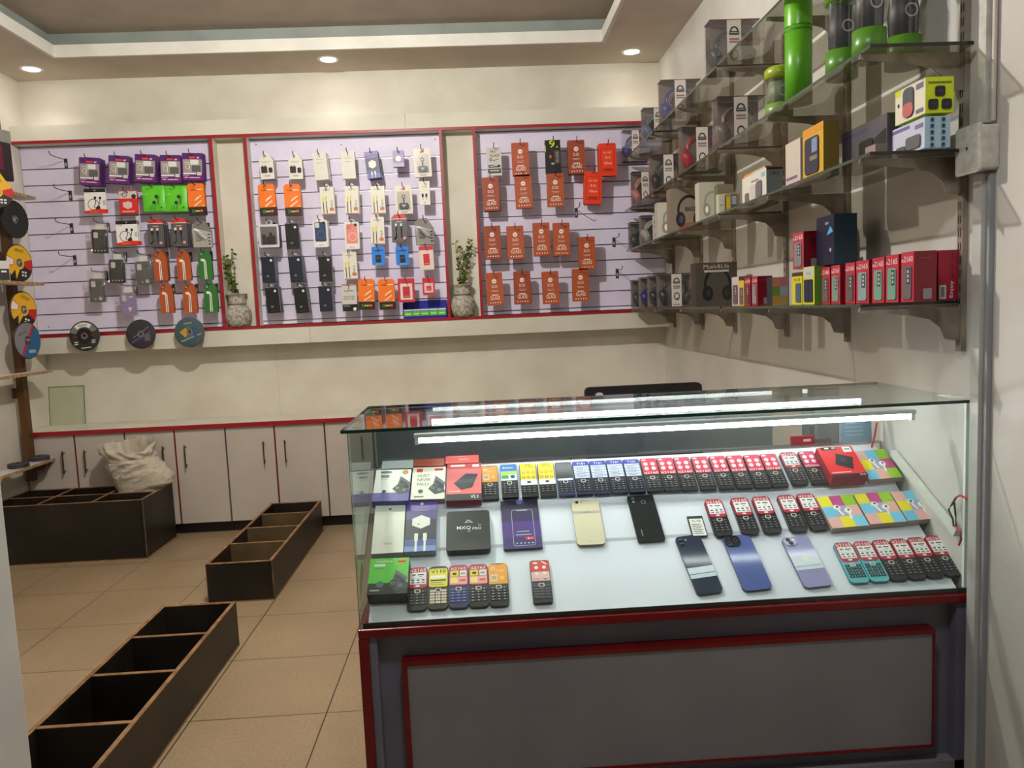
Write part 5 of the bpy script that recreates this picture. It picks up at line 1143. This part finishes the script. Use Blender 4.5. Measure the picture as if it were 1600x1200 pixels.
def stk_red4(s, w, h, y):
    s.rect(-w*.46, w*.46, h*.5, h*.98, y, M(236, 180, 178)); y -= .0003
    s.rect(-w*.46, w*.46, h*.72, h*.98, y, M(214, 54, 46, .4)); s.disc(-w*.22, h*.93, w*.13, y-.0003, WHITE, 10, h*.02); s.line([(w*.1, h*.97), (w*.38, h*.89)], .003, y-.0003, WHITE)
    for i in (-.18, .22):
        for j in (.82, .68): s.disc(w*i, h*j, w*.1, y-.0003, WHITE, 10)
    s.text('mtn.1go', 0, h*.52, w*.8, h*.05, y, INK)
def stk_dark(s, w, h, y): s.rect(-w*.46, w*.46, h*.5, h*.98, y, M(62, 62, 64, .25)); s.rect(-w*.46, w*.46, h*.44, h*.5, y, M(220, 222, 226))
STK = {'2165': stk_2165, '2160': stk_2160, '2160b': lambda s, w, h, y: stk_2160(s, w, h, y, 'it5606', (204, 36, 84)), 'T101': stk_T101, 'yel': stk_yel, 'or': stk_or, 'bl': stk_bl, 'v110': stk_v110, '2163': stk_2163, 'red4': stk_red4, 'dark': stk_dark}
PH = {}
def phone(kind, body=(30, 30, 32), keys=(44, 44, 46), print_=(170, 170, 170), nav=(206, 200, 190), navr=True, w=.0515, h=.130, r=.012, square=False):
    k = (kind, body, keys, w)
    if k in PH: return PH[k]
    t = thing('keypad_phone', '', 'phone')
    MB().rbox(-w/2, w/2, -.0105, -.0005, 0, h, r, M(*body, .3), M(*[int(x*.8) for x in body], .3)).build('body', t)
    s = MB(); STK[kind](s, w, h, -.0111); s.build('screen_sticker', t)
    s = MB(); km = M(*keys, .3); pm = M(*print_, .5)
    top = h*.36 if kind in ('2160', '2160b', 'T101', 'red4', 'dark') else h*.385
    for row in range(5):
        for cl in (-1, 0, 1):
            if row == 0 and cl == 0: continue
            z = top-row*h*.066; x = cl*w*.29
            s.rbox(x-w*.125, x+w*.125, -.0117, -.0106, z, z+h*.05, h*.012, km, None, 2); s.rect(x-w*.05, x+w*.03, z+h*.018, z+h*.032, -.0119, pm)
    s.build('keypad', t)
    z = top+h*.03
    s = MB().rbox(-w*.15, w*.15, -.0122, -.0107, z-h*.035, z+h*.05, h*.022, M(*nav, .3)); s.rbox(-w*.1, w*.1, -.0126, -.0122, z-h*.018, z+h*.033, h*.014, M(*body, .3)); s.build('nav_button', t)
    PH[k] = t; return t
def pp(kind, tier, px, py, lab, roll=0, group=None, **kw):
    p = phone(kind, **kw); P = on(tier, px, py, .006); n = TI[tier][0]
    return put(p, lab, P-n*(.006-.0006), tilt(tier, rad(roll)), group)
BR = dict(r=.005, w=.049)
pp('or', 2, 767, 781.5, 'keypad phone with plain orange sticker in the back row of the counter', **BR)
pp('bl', 2, 798, 779, 'keypad phone with blue and lime sticker in the back row of the counter', **BR)
for i, (x, y) in enumerate(((829, 778), (858, 776.5))): pp('yel', 2, x, y, f'keypad phone with yellow sticker in the back row, {("left", "right")[i]} one of two', 0, 'yellow stickered phones', **BR)
pp('dark', 2, 887, 775.5, 'dark keypad phone without a sticker between yellow and blue stickered phones', body=(44, 46, 80), **BR)
for i, (x, y) in enumerate(((915, 774), (942.5, 773), (969.5, 771.5), (997, 770.5))): pp('T101', 2, x, y, f'keypad phone with blue and white T101 sticker, {ORD[i]} from left in the back row', 0, 'phones with T101 stickers', body=(36, 38, 60), **BR)
for i, (x, y) in enumerate(((1025, 769), (1052, 768), (1079, 767), (1108, 766), (1137, 765), (1165, 764), (1193, 763), (1220, 761.5))): pp('2160', 2, x, y, f'keypad phone with pink-red it2160 sticker, {ORD[i]} of eight from left, back row', 0, 'phones with it2160 stickers', body=(46, 44, 44), keys=(58, 56, 56), **BR)
pp('2165', 2, 1252, 758.5, 'keypad phone with faded it2165 sticker in the back row beside the it2160 phones', body=(46, 44, 44), keys=(58, 56, 56), w=.0514)
pp('2160b', 2, 1282, 757, 'keypad phone with magenta-red sticker between back row it2165 phone and red carton', body=(46, 44, 44), keys=(58, 56, 56), **BR)
g = 'phones with it2165 stickers'
for i, (x, y) in enumerate(((1132, 838.5), (1174, 835.5), (1209, 833.5), (1250, 831), (1281.5, 828.5))): pp('2165', 1, x, y, f'black keypad phone with red it2165 sticker, middle row, {ORD[i]} from left', 0, g)
pp('2165', 0, 651.5, 955, 'black keypad phone with red it2165 sticker beside the green earbud carton', 0, g)
pp('v110', 0, 684.5, 953, 'black keypad phone with yellow V110 sticker in the front row', keys=(226, 206, 190), body=(52, 40, 32), print_=(120, 90, 80))
pp('2163', 0, 717, 951, 'blue-keyed phone with red and yellow it2163 sticker in the front row', body=(40, 44, 84), keys=(66, 76, 140))
pp('2163', 0, 749, 949.5, 'black-keyed phone with red and yellow it2163 sticker in the front row', body=(34, 32, 34), keys=(52, 52, 54), print_=(210, 210, 210))
pp('or', 0, 781, 948, 'keypad phone with orange sticker and silver key lines in the front row', body=(34, 32, 32), keys=(40, 38, 36), print_=(220, 220, 214))
pp('red4', 0, 849, 943, 'small dark keypad phone with red and pink sticker standing alone, front row', body=(48, 46, 48), keys=(84, 82, 84), print_=(90, 90, 90), r=.006)
for i, (x, y) in enumerate(((1344.5, 912), (1376, 910))): pp('2165', 0, x, y, f'turquoise keypad phone with red it2165 sticker, {("left", "right")[i]} one of two', 0, g, body=(92, 176, 186), keys=(30, 60, 68))
for i, (x, y) in enumerate(((1406, 908), (1435, 906), (1463.5, 903.5), (1491.5, 901))): pp('2165', 0, x, y, f'black keypad phone with red it2165 sticker, front row right end, {ORD[i]} of four', 0, g, w=.0484)

# ---- smartphones lying face down
def smart(label, tier, bl, br, tl, col, side, cams, deco=None, strip=None, t=.0085, r=.011):
    P, R_, w, h = slabpos(tier, bl, br, tl, t)
    o = thing('smartphone', label, 'smartphone', None, P, R_)
    s = MB().rbox(-w/2, w/2, -t, 0, 0, h, r, M(*col, .12), M(*side, .25)); s.build('body', o)
    if cams: s = MB(); cams(s, w, h, -t); s.build('cameras', o)
    if deco: s = MB(); deco(s, w, h, -t-.0004); s.build('back_print', o)
    if strip: s = MB(); strip(s, w, h, -t-.0005); s.build('film_strip', o)
    return o
def cam2(s, w, h, y):
    for z in (.93, .86): s.lathe([(.001, -.0026), (w*.07, -.0026), (w*.085, 0)], BLACK, 16, 'y', (-w*.32, y, h*z)); s.disc(-w*.32, h*z, w*.03, y-.003, M(70, 76, 90), 10)
    s.disc(-w*.12, h*.925, w*.03, y-.001, WHITE, 8)
def cam3(s, w, h, y):
    s.rbox(-w*.47, w*.06, y-.003, y, h*.79, h*.985, .012, M(20, 20, 24, .15))
    for x, z in ((-.34, .94), (-.34, .845), (-.1, .89)): s.ring(w*x, h*z, w*.05, w*.085, y-.0034, M(60, 60, 66, .2), 14)
def camw(s, w, h, y):
    s.rbox(-w*.46, -w*.02, y-.002, y, h*.82, h*.98, .012, M(176, 176, 206, .3))
    for x, z in ((-.3, .935), (-.24, .865)): s.disc(w*x, h*z, w*.085, y-.0026, BLACK, 14)
    s.disc(-w*.12, h*.93, w*.04, y-.0026, WHITE, 8)
def camg(s, w, h, y): s.disc(-w*.3, h*.955, w*.06, y-.001, BLACK, 12); s.disc(-w*.14, h*.955, w*.03, y-.001, GREY, 8)
def film(lo, hi):
    def f(s, w, h, y): s.rect(-w*.5, w*.5, h*(lo+.075), h*hi, y, M(206, 214, 222, .25)); s.rect(-w*.5, w*.5, h*lo, h*(lo+.065), y, M(196, 208, 218, .25))
    return f
smart('dark blue smartphone lying face down with a pale film strip, front row', 0, (1090, 930), (1131, 924), (1060, 839), (50, 58, 76), (24, 26, 34), cam2, None, film(.26, .44))
smart('blue-violet smartphone with black camera block lying face down, front row', 0, (1163, 924), (1208, 919), (1134, 838), (88, 100, 158), (44, 50, 84), cam3)
smart('lilac smartphone with pale film strip and fruit mark, front row', 0, (1258, 919), (1302, 914), (1228, 840), (152, 148, 188), (96, 94, 124), camw, lambda s, w, h, y: (s.disc(-w*.0, h*.55, w*.13, y-.0003, WHITE, 14), s.disc(w*.06, h*.625, w*.04, y-.0003, WHITE, 8)), film(.33, .6))
smart('pale gold smartphone lying face down in the middle row', 1, (902, 852), (946.5, 850), (891, 783), (216, 206, 176), (150, 130, 100), camg, lambda s, w, h, y: (s.rect(-w*.5, w*.5, h*.69, h*.75, y, M(180, 172, 158, .3)), s.text('LAVA', 0, h*.7, w*.3, h*.035, y-.0004, GREY), s.rect(-w*.12, w*.12, h*.06, h*.066, y, GREY)), None, .0075)
smart('black smartphone lying face down in the middle row', 1, (997, 846), (1040, 843), (977, 776), (38, 42, 44), (20, 22, 24), lambda s, w, h, y: (s.disc(-w*.3, h*.94, w*.07, y-.0006, M(70, 84, 80), 12), s.disc(-w*.3, h*.86, w*.04, y-.0006, LGREY, 8), s.ring(w*.06, h*.84, w*.06, w*.1, y-.0006, M(90, 96, 96), 14)), lambda s, w, h, y: s.rect(-w*.3, -w*.26, h*.1, h*.24, y, GREY), None, .008, .004)
P, R_, w, h = slabpos(1, (1082, 838), (1106, 837), (1075, 807), .006)
o = thing('phone_battery', 'thin phone battery with white printed label in the middle row', 'battery', None, P, R_)
MB().box(-w/2, w/2, -.006, 0, 0, h, M(40, 40, 42, .4)).build('cell', o)
s = MB().rect(-w*.44, w*.44, h*.0+.001, h*.86, -.0064, WHITE); s.text('Ti-TB', 0, h*.68, w*.6, h*.1, -.0068, INK)
for k in range(6): s.rect(-w*.36, w*(.3-.1*(k % 2)), h*(.1+.09*k), h*(.13+.09*k), -.0067, INK)
s.build('cell_label', o)

# ---- cartons lying in the counter
def flat(name, label, cat, tier, bl, br, tl, t, col, side, deco, r=0, foot=None, group=None):
    P, R_, w, h = slabpos(tier, bl, br, tl, t)
    o = thing(name, label, cat, group, P, R_)
    s = MB()
    if r: s.rbox(-w/2, w/2, -t, 0, 0, h, r, M(*col, .35), M(*side, .4))
    else: s.box(-w/2, w/2, -t+.0003, 0, 0, h, M(*side, .4)); s.rect(-w/2, w/2, 0, h, -t, M(*col, .35))
    s.build('carton', o)
    if deco: s = MB(); deco(s, w, h, -t-.0004); s.build('printed_face', o)
    return o
def buds(s, w, h, y, cx=.18, cz=.36):
    s.poly([(w*(cx-.16), h*(cz+.02)), (w*(cx+.04), h*(cz-.16)), (w*(cx+.34), h*(cz-.1)), (w*(cx+.3), h*(cz+.06)), (w*(cx-.02), h*(cz+.16))], y, M(66, 68, 74)); s.poly([(w*(cx-.02), h*(cz+.16)), (w*(cx+.3), h*(cz+.02)), (w*(cx+.34), h*(cz+.2)), (w*(cx+.04), h*(cz+.42))], y, M(90, 94, 100))
    s.poly([(w*(cx+.03), h*(cz+.2)), (w*(cx+.27), h*(cz+.06)), (w*(cx+.29), h*(cz+.13)), (w*(cx+.06), h*(cz+.3))], y-.0003, M(40, 42, 46))
    for dx, dz in ((-.02, .04), (.17, -.03)): s.disc(w*(cx+dx), h*(cz+dz), w*.06, y-.0003, BLACK, 10); s.ring(w*(cx+dx), h*(cz+dz), w*.03, w*.045, y-.0006, LGREY, 10)
def d_sam(s, w, h, y): s.rect(-w*.5, w*.5, 0, h*.26, y, M(70, 62, 156, .4)); s.disc(-w*.2, h*.92, w*.17, y, M(90, 104, 130), 14, h*.045); s.rect(-w*.34, -w*.1, h*.74, h*.83, y, GREY); s.rect(-w*.34, -w*.14, h*.68, h*.7, y, LGREY); s.disc(w*.34, h*.91, w*.09, y, M(196, 150, 40), 12); buds(s, w, h, y-.0003); s.disc(-w*.2, h*.3, w*.06, y-.0003, M(60, 60, 110), 8)
flat('earbud_carton', 'white and violet earbud carton, leftmost in the back row', 'earbud box', 2, (581, 784), (638, 782.5), (585, 735), .028, (216, 216, 212), (90, 84, 150), d_sam)
def d_hurt(s, w, h, y):
    s.rect(-w*.38, -w*.2, h*.84, h*.95, y, M(206, 60, 50)); s.rect(w*.16, w*.42, h*.88, h*.95, y, M(200, 50, 60)); s.text('HURT', -w*.16, h*.68, w*.36, h*.09, y, GREY); s.text('NEVER', -w*.14, h*.55, w*.4, h*.09, y, GREY); s.text('FALLS', -w*.16, h*.42, w*.36, h*.09, y, GREY); buds(s, w, h, y, .16, .3); s.disc(-w*.22, h*.24, w*.08, y, M(70, 80, 120), 10); s.rect(-w*.4, -w*.12, h*.06, h*.1, y, GREY)
flat('earbud_carton', 'white earbud carton lettered HURT NEVER FALLS in the back row', 'earbud box', 2, (641, 781), (694.5, 779.5), (642, 731), .02, (226, 220, 206), (150, 120, 104), d_hurt)
def d_box(s, w, h, y): s.rect(-w*.5, w*.5, 0, h*.17, y, M(40, 34, 36)); s.text('V5.3', w*.3, h*.05, w*.22, h*.08, y-.0003, WHITE); s.rect(-w*.5, w*.5, h*.86, h, y, M(200, 60, 60)); s.rect(-w*.4, w*.02, h*.92, h*.97, y-.0003, WHITE); s.rect(w*.24, w*.44, h*.9, h*.97, y-.0003, WHITE); s.poly([(-w*.3, h*.46), (-w*.08, h*.28), (w*.24, h*.34), (w*.4, h*.7), (w*.05, h*.72)], y, M(56, 58, 66)); s.poly([(-w*.3, h*.46), (w*.28, h*.48), (w*.24, h*.34), (-w*.08, h*.28)], y-.0003, M(36, 38, 44)); s.rect(-w*.44, -w*.1, h*.22, h*.25, y-.0003, M(240, 180, 180))
flat('tv_box_carton', 'red carton picturing a black device beside the orange stickered phone', 'box', 2, (697, 783), (752.5, 781), (697, 726), .024, (226, 106, 106), (146, 40, 40), d_box)
flat('small_carton', 'pale blank carton behind the white and violet earbud carton', 'box', 2, (596, 733), (645, 731.5), (597, 717), .016, (196, 204, 200), (160, 166, 162), None)
flat('small_carton', 'rust coloured carton behind the HURT NEVER FALLS carton', 'box', 2, (646, 729.5), (694, 728), (646, 714), .016, (166, 72, 52), (120, 52, 38), None)
flat('small_carton', 'red glossy carton behind the red device carton', 'box', 2, (696, 725), (748, 723), (696, 708), .02, (214, 74, 64), (150, 44, 40), lambda s, w, h, y: (s.rect(-w*.1, w*.2, h*.3, h*.4, y, M(240, 160, 150)), s.rect(-w*.4, w*.1, h*.6, h*.64, y, M(240, 170, 160))))
def d_apple(s, w, h, y): s.disc(0, h*.86, w*.05, y, GREY, 10); s.rect(-w*.2, w*.2, h*.76, h*.765, y, LGREY); s.rect(-w*.1, w*.1, h*.58, h*.583, y, LGREY); s.rect(-w*.14, w*.12, h*.16, h*.2, y, M(196, 194, 184))
flat('cable_carton', 'tall plain white carton, leftmost in the middle row', 'cable box', 1, (580, 866), (630, 863), (584, 787), .02, (224, 222, 210), (176, 176, 168), d_apple)
def d_pur(s, w, h, y):
    for a, b, c in ((0, .1, (120, 140, 200)), (.1, .22, (70, 84, 150)), (.22, .62, (42, 40, 60)), (.62, .8, (74, 56, 130)), (.8, 1, (112, 88, 178))): s.rect(-w*.5, w*.5, h*a, h*b, y, M(*c, .35))
    y -= .0004
    s.poly([(0, h*.7), (w*.29, h*.63), (w*.29, h*.5), (0, h*.43), (-w*.29, h*.5), (-w*.29, h*.63)], y, WHITE); s.rect(-w*.12, -w*.04, h*.51, h*.53, y-.0003, GREY); s.disc(0, h*.93, w*.06, y, WHITE, 10); s.rect(-w*.26, w*.26, h*.79, h*.81, y, LILAC); s.rect(-w*.2, w*.2, h*.85, h*.865, y, LILAC)
    for x in (-.14, .14): s.rect(w*(x-.06), w*(x+.06), h*.2, h*.34, y, WHITE); s.rect(w*(x-.035), w*(x+.035), 0, h*.2, y, WHITE)
flat('charger_carton', 'purple and black charger carton with white plug in the middle row', 'charger box', 1, (631, 863), (681, 860.5), (632, 784), .02, (60, 50, 90), (150, 154, 160), d_pur)
def d_mxq(s, w, h, y): s.poly([(-w*.09, h*.68), (w*.12, h*.68), (w*.0, h*.77)], y, LGREY); s.poly([(-w*.04, h*.69), (w*.06, h*.69), (w*.0, h*.73)], y-.0003, INK); s.text('MXQ', -w*.1, h*.5, w*.32, h*.1, y, WHITE); s.text('PRO', w*.2, h*.5, w*.2, h*.06, y, WHITE); s.text('4K', w*.02, h*.44, w*.07, h*.04, y, LGREY); s.text('5G', w*.26, h*.59, w*.07, h*.05, y, LGREY)
flat('tv_box', 'square black TV box lettered MXQ PRO in the middle row', 'TV box', 1, (697, 861), (767, 857.5), (698, 800), .02, (40, 40, 42), (26, 26, 28), d_mxq, .01)
def d_61(s, w, h, y):
    for a, b, c in ((0, .2, (66, 54, 110)), (.2, .5, (84, 60, 130)), (.5, .75, (62, 52, 88)), (.75, 1, (48, 46, 64))): s.rect(-w*.5, w*.5, h*a, h*b, y, M(*c, .35))
    y -= .0004; s.line([(-w*.2, h*.05), (w*.3, h*.05), (w*.33, h*.09), (w*.33, h*.68), (w*.3, h*.72), (-w*.2, h*.72), (-w*.23, h*.68), (-w*.23, h*.09), (-w*.2, h*.05)], .0014, y, LGREY)
    s.rect(-w*.1, w*.2, h*.7, h*.72, y, LGREY); s.rect(-w*.12, w*.2, h*.3, h*.315, y, LGREY); s.rect(-w*.16, w*.26, h*.24, h*.255, y, LGREY); s.rect(w*.08, w*.33, h*.15, h*.205, y, M(206, 44, 50)); s.text('6.1', w*.2, h*.16, w*.12, h*.035, y-.0003, WHITE); s.disc(0, h*.88, w*.09, y, M(120, 90, 180), 12)
    for k in range(5): s.disc(-w*.14+w*.1*k, h*.095, w*.02, y, WHITE, 6)
flat('phone_carton', 'violet carton with a white phone outline and red 6.1 mark, middle row', 'phone box', 1, (787, 859), (848, 855.5), (780, 777), .006, (70, 56, 110), (40, 36, 60), d_61)
PAL = [(232, 216, 52), (190, 74, 130), (146, 196, 44), (116, 190, 222), (170, 164, 190), (226, 172, 160), (228, 174, 166), (236, 214, 30), (122, 196, 226)]
def d_pods(order):
    def f(s, w, h, y):
        for i in range(9): s.rect(-w*.5+w/3*(i % 3), -w*.5+w/3*(i % 3+1), h*(1-(i//3+1)/3), h*(1-(i//3)/3), y, M(*PAL[order[i]], .4))
        y -= .0006; pw = M(240, 240, 238, .3)
        for (x, z, a) in ((-.1, .62, 1), (.16, .5, -1)):
            s.disc(w*x, h*z, w*.1, y, pw, 14, h*.085); s.poly([(w*(x-.04-.02*a), h*z), (w*(x+.03-.02*a), h*(z+.02)), (w*(x+.06+.05*a), h*(z-.26)), (w*(x+.0+.05*a), h*(z-.27))], y, pw); s.disc(w*(x+.02), h*(z+.02), w*.035, y-.0003, INK, 8)
    return f
gq = 'colourful earbud cartons in the counter'
def pods(lab, tier, bl, br, tl, order, t=.018):
    return flat('earbud_carton', lab, 'earbud box', tier, bl, br, tl, t, PAL[order[0]], (176, 150, 140), d_pods(order), 0, None, gq)
A0 = (0, 1, 2, 3, 4, 5, 6, 7, 8)
pods('colour-squared earbud carton, left one of three in the middle row', 1, (1301, 826), (1358, 821), (1281, 777), A0)
pods('colour-squared earbud carton, centre one of three in the middle row', 1, (1360, 819.5), (1417, 815), (1339, 772), A0)
pods('colour-squared earbud carton, right one of three in the middle row', 1, (1419, 814), (1472, 809.5), (1396, 769), (5, 3, 0, 7, 4, 1, 3, 6, 2))
pods('colour-squared earbud carton in the back row beside the red device carton', 2, (1359, 750), (1410, 745.5), (1340, 705.5), (6, 3, 2, 7, 4, 1, 8, 5, 2))
def d_tv(s, w, h, y): s.rect(-w*.4, w*.02, h*.9, h, y, M(46, 30, 34)); s.rect(-w*.3, -w*.18, h*.93, h*.98, y-.0003, WHITE); s.rect(-w*.1, w*.0, h*.93, h*.98, y-.0003, LGREY); s.rect(w*.2, w*.44, h*.8, h*.98, y, WHITE); s.rect(w*.24, w*.4, h*.88, h*.92, y-.0003, GREY); s.poly([(-w*.22, h*.42), (w*.2, h*.22), (w*.36, h*.62), (-w*.06, h*.78)], y, M(42, 38, 42)); s.poly([(-w*.04, h*.5), (w*.12, h*.44), (w*.16, h*.58), (w*.02, h*.64)], y-.0003, M(64, 56, 66)); s.rect(-w*.44, w*.1, h*.14, h*.17, y, M(244, 190, 190)); s.rect(-w*.5, w*.5, 0, h*.1, y, M(56, 30, 34)); s.text('V5.3', w*.36, h*.02, w*.16, h*.06, y-.0003, WHITE)
flat('tv_box_carton', 'thick red carton with black device at the right end of the back row', 'box', 2, (1301, 747), (1357, 743), (1283, 700), .04, (222, 50, 56), (150, 40, 48), d_tv)
def d_ora(s, w, h, y): s.rect(-w*.5, w*.5, h*.3, h, y, M(92, 196, 62, .35)); s.rect(-w*.5, w*.5, 0, h*.3, y, M(44, 46, 44, .35)); y -= .0003; s.text('oraimo', -w*.14, h*.88, w*.42, h*.06, y, WHITE); s.rect(-w*.38, -w*.1, h*.77, h*.83, y, WHITE); s.rect(-w*.38, -w*.14, h*.7, h*.72, y, M(60, 140, 40)); s.disc(w*.32, h*.9, w*.09, y, M(206, 160, 40), 12); s.rect(w*.22, w*.42, h*.87, h*.91, y-.0003, M(190, 50, 40)); buds(s, w, h, y, .14, .24); s.disc(-w*.2, h*.27, w*.1, y, M(70, 110, 90), 9); s.rect(-w*.44, -w*.2, h*.09, h*.12, y, LGREY)
flat('earbud_carton', 'green and black earbud carton at the left end of the front row', 'earbud box', 0, (573, 930), (636, 927), (576, 874), .042, (60, 120, 50), (24, 24, 26), d_ora)
# odds and ends at the back right of the counter
P = hit(1257, 697, (0, 1, 0), 2.272)
t = thing('small_carton', 'small red carton on the back rail at the right of the counter', 'box', None, (P.x, 2.281, .8472))
MB().box(-.036, .036, 0, .012, 0, .026, M(150, 30, 40, .4)).rect(-.0, .024, .009, .017, -.0005, M(230, 170, 170)).build('carton', t)
A = onY(1314, 702, 2.282); B_ = onY(1362, 700, 2.282)
t = thing('printed_sheet', 'pale blue printed sheet leaning at the back right corner of the counter', 'sheet', None, (A.x, 2.281, .8472), (rad(-4), 0, 0))
s = MB().box(0, B_.x-A.x, 0, .002, 0, .088, M(120, 146, 166, .5)); s.rect(.01, .07, .074, .08, -.0006, M(80, 100, 130))
for k in range(4): s.rect(.014, .07, .02+.012*k, .024+.012*k, -.0006, M(150, 176, 190))
s.build('sheet', t)
def wires(name, label, runs):
    t = thing(name, label, 'wire')
    for nm, m, pts in runs: MB().tube(pts, .0028, m, 6).build(nm, t)
    return t
W = lambda *p: [onX(x, y, 1.2165) for x, y in p]
wires('loose_wires', 'red and black wires looped at the right end of the counter', (('red_wire', M(206, 52, 40, .4), W((1513, 758), (1519, 766), (1519, 780), (1510, 778), (1500, 774), (1494, 777))), ('black_wire', M(40, 42, 44, .4), W((1494, 777), (1487, 789), (1482, 796), (1489, 812), (1490, 822), (1494, 821), (1493, 804), (1491, 785))), ('red_tail', M(190, 60, 54, .4), W((1494, 822), (1500, 832), (1502, 842), (1498, 852)))))
wires('red_wire_end', 'red wire end at the top right corner of the counter front', (('red_wire', M(190, 40, 44, .4), [onX(1521, y, 1.2215) for y in (640, 648, 656)]),))
A = onY(1361, 703, 2.27); B_ = onY(1370, 660, 2.27)
wires('thin_red_wire', 'thin red wire hanging beside the pale blue sheet', (('red_wire', M(190, 40, 44, .4), [A, (A+B_)/2+Vector((.002, 0, 0)), B_]),))
P = onY(1268, 676, 2.31)
S.view_settings.view_transform = 'Standard'; S.view_settings.look = 'None'; S.view_settings.exposure = 0.05; S.view_settings.gamma = 1; S.view_settings.use_curve_mapping = False
S.cycles.transparent_max_bounces = 24; S.cycles.max_bounces = 10
for p in list(PROTO.values())+[HOOK]+list(PH.values()):
    if p.name not in USED:
        for c in list(p.children): D.objects.remove(c)
        D.objects.remove(p)
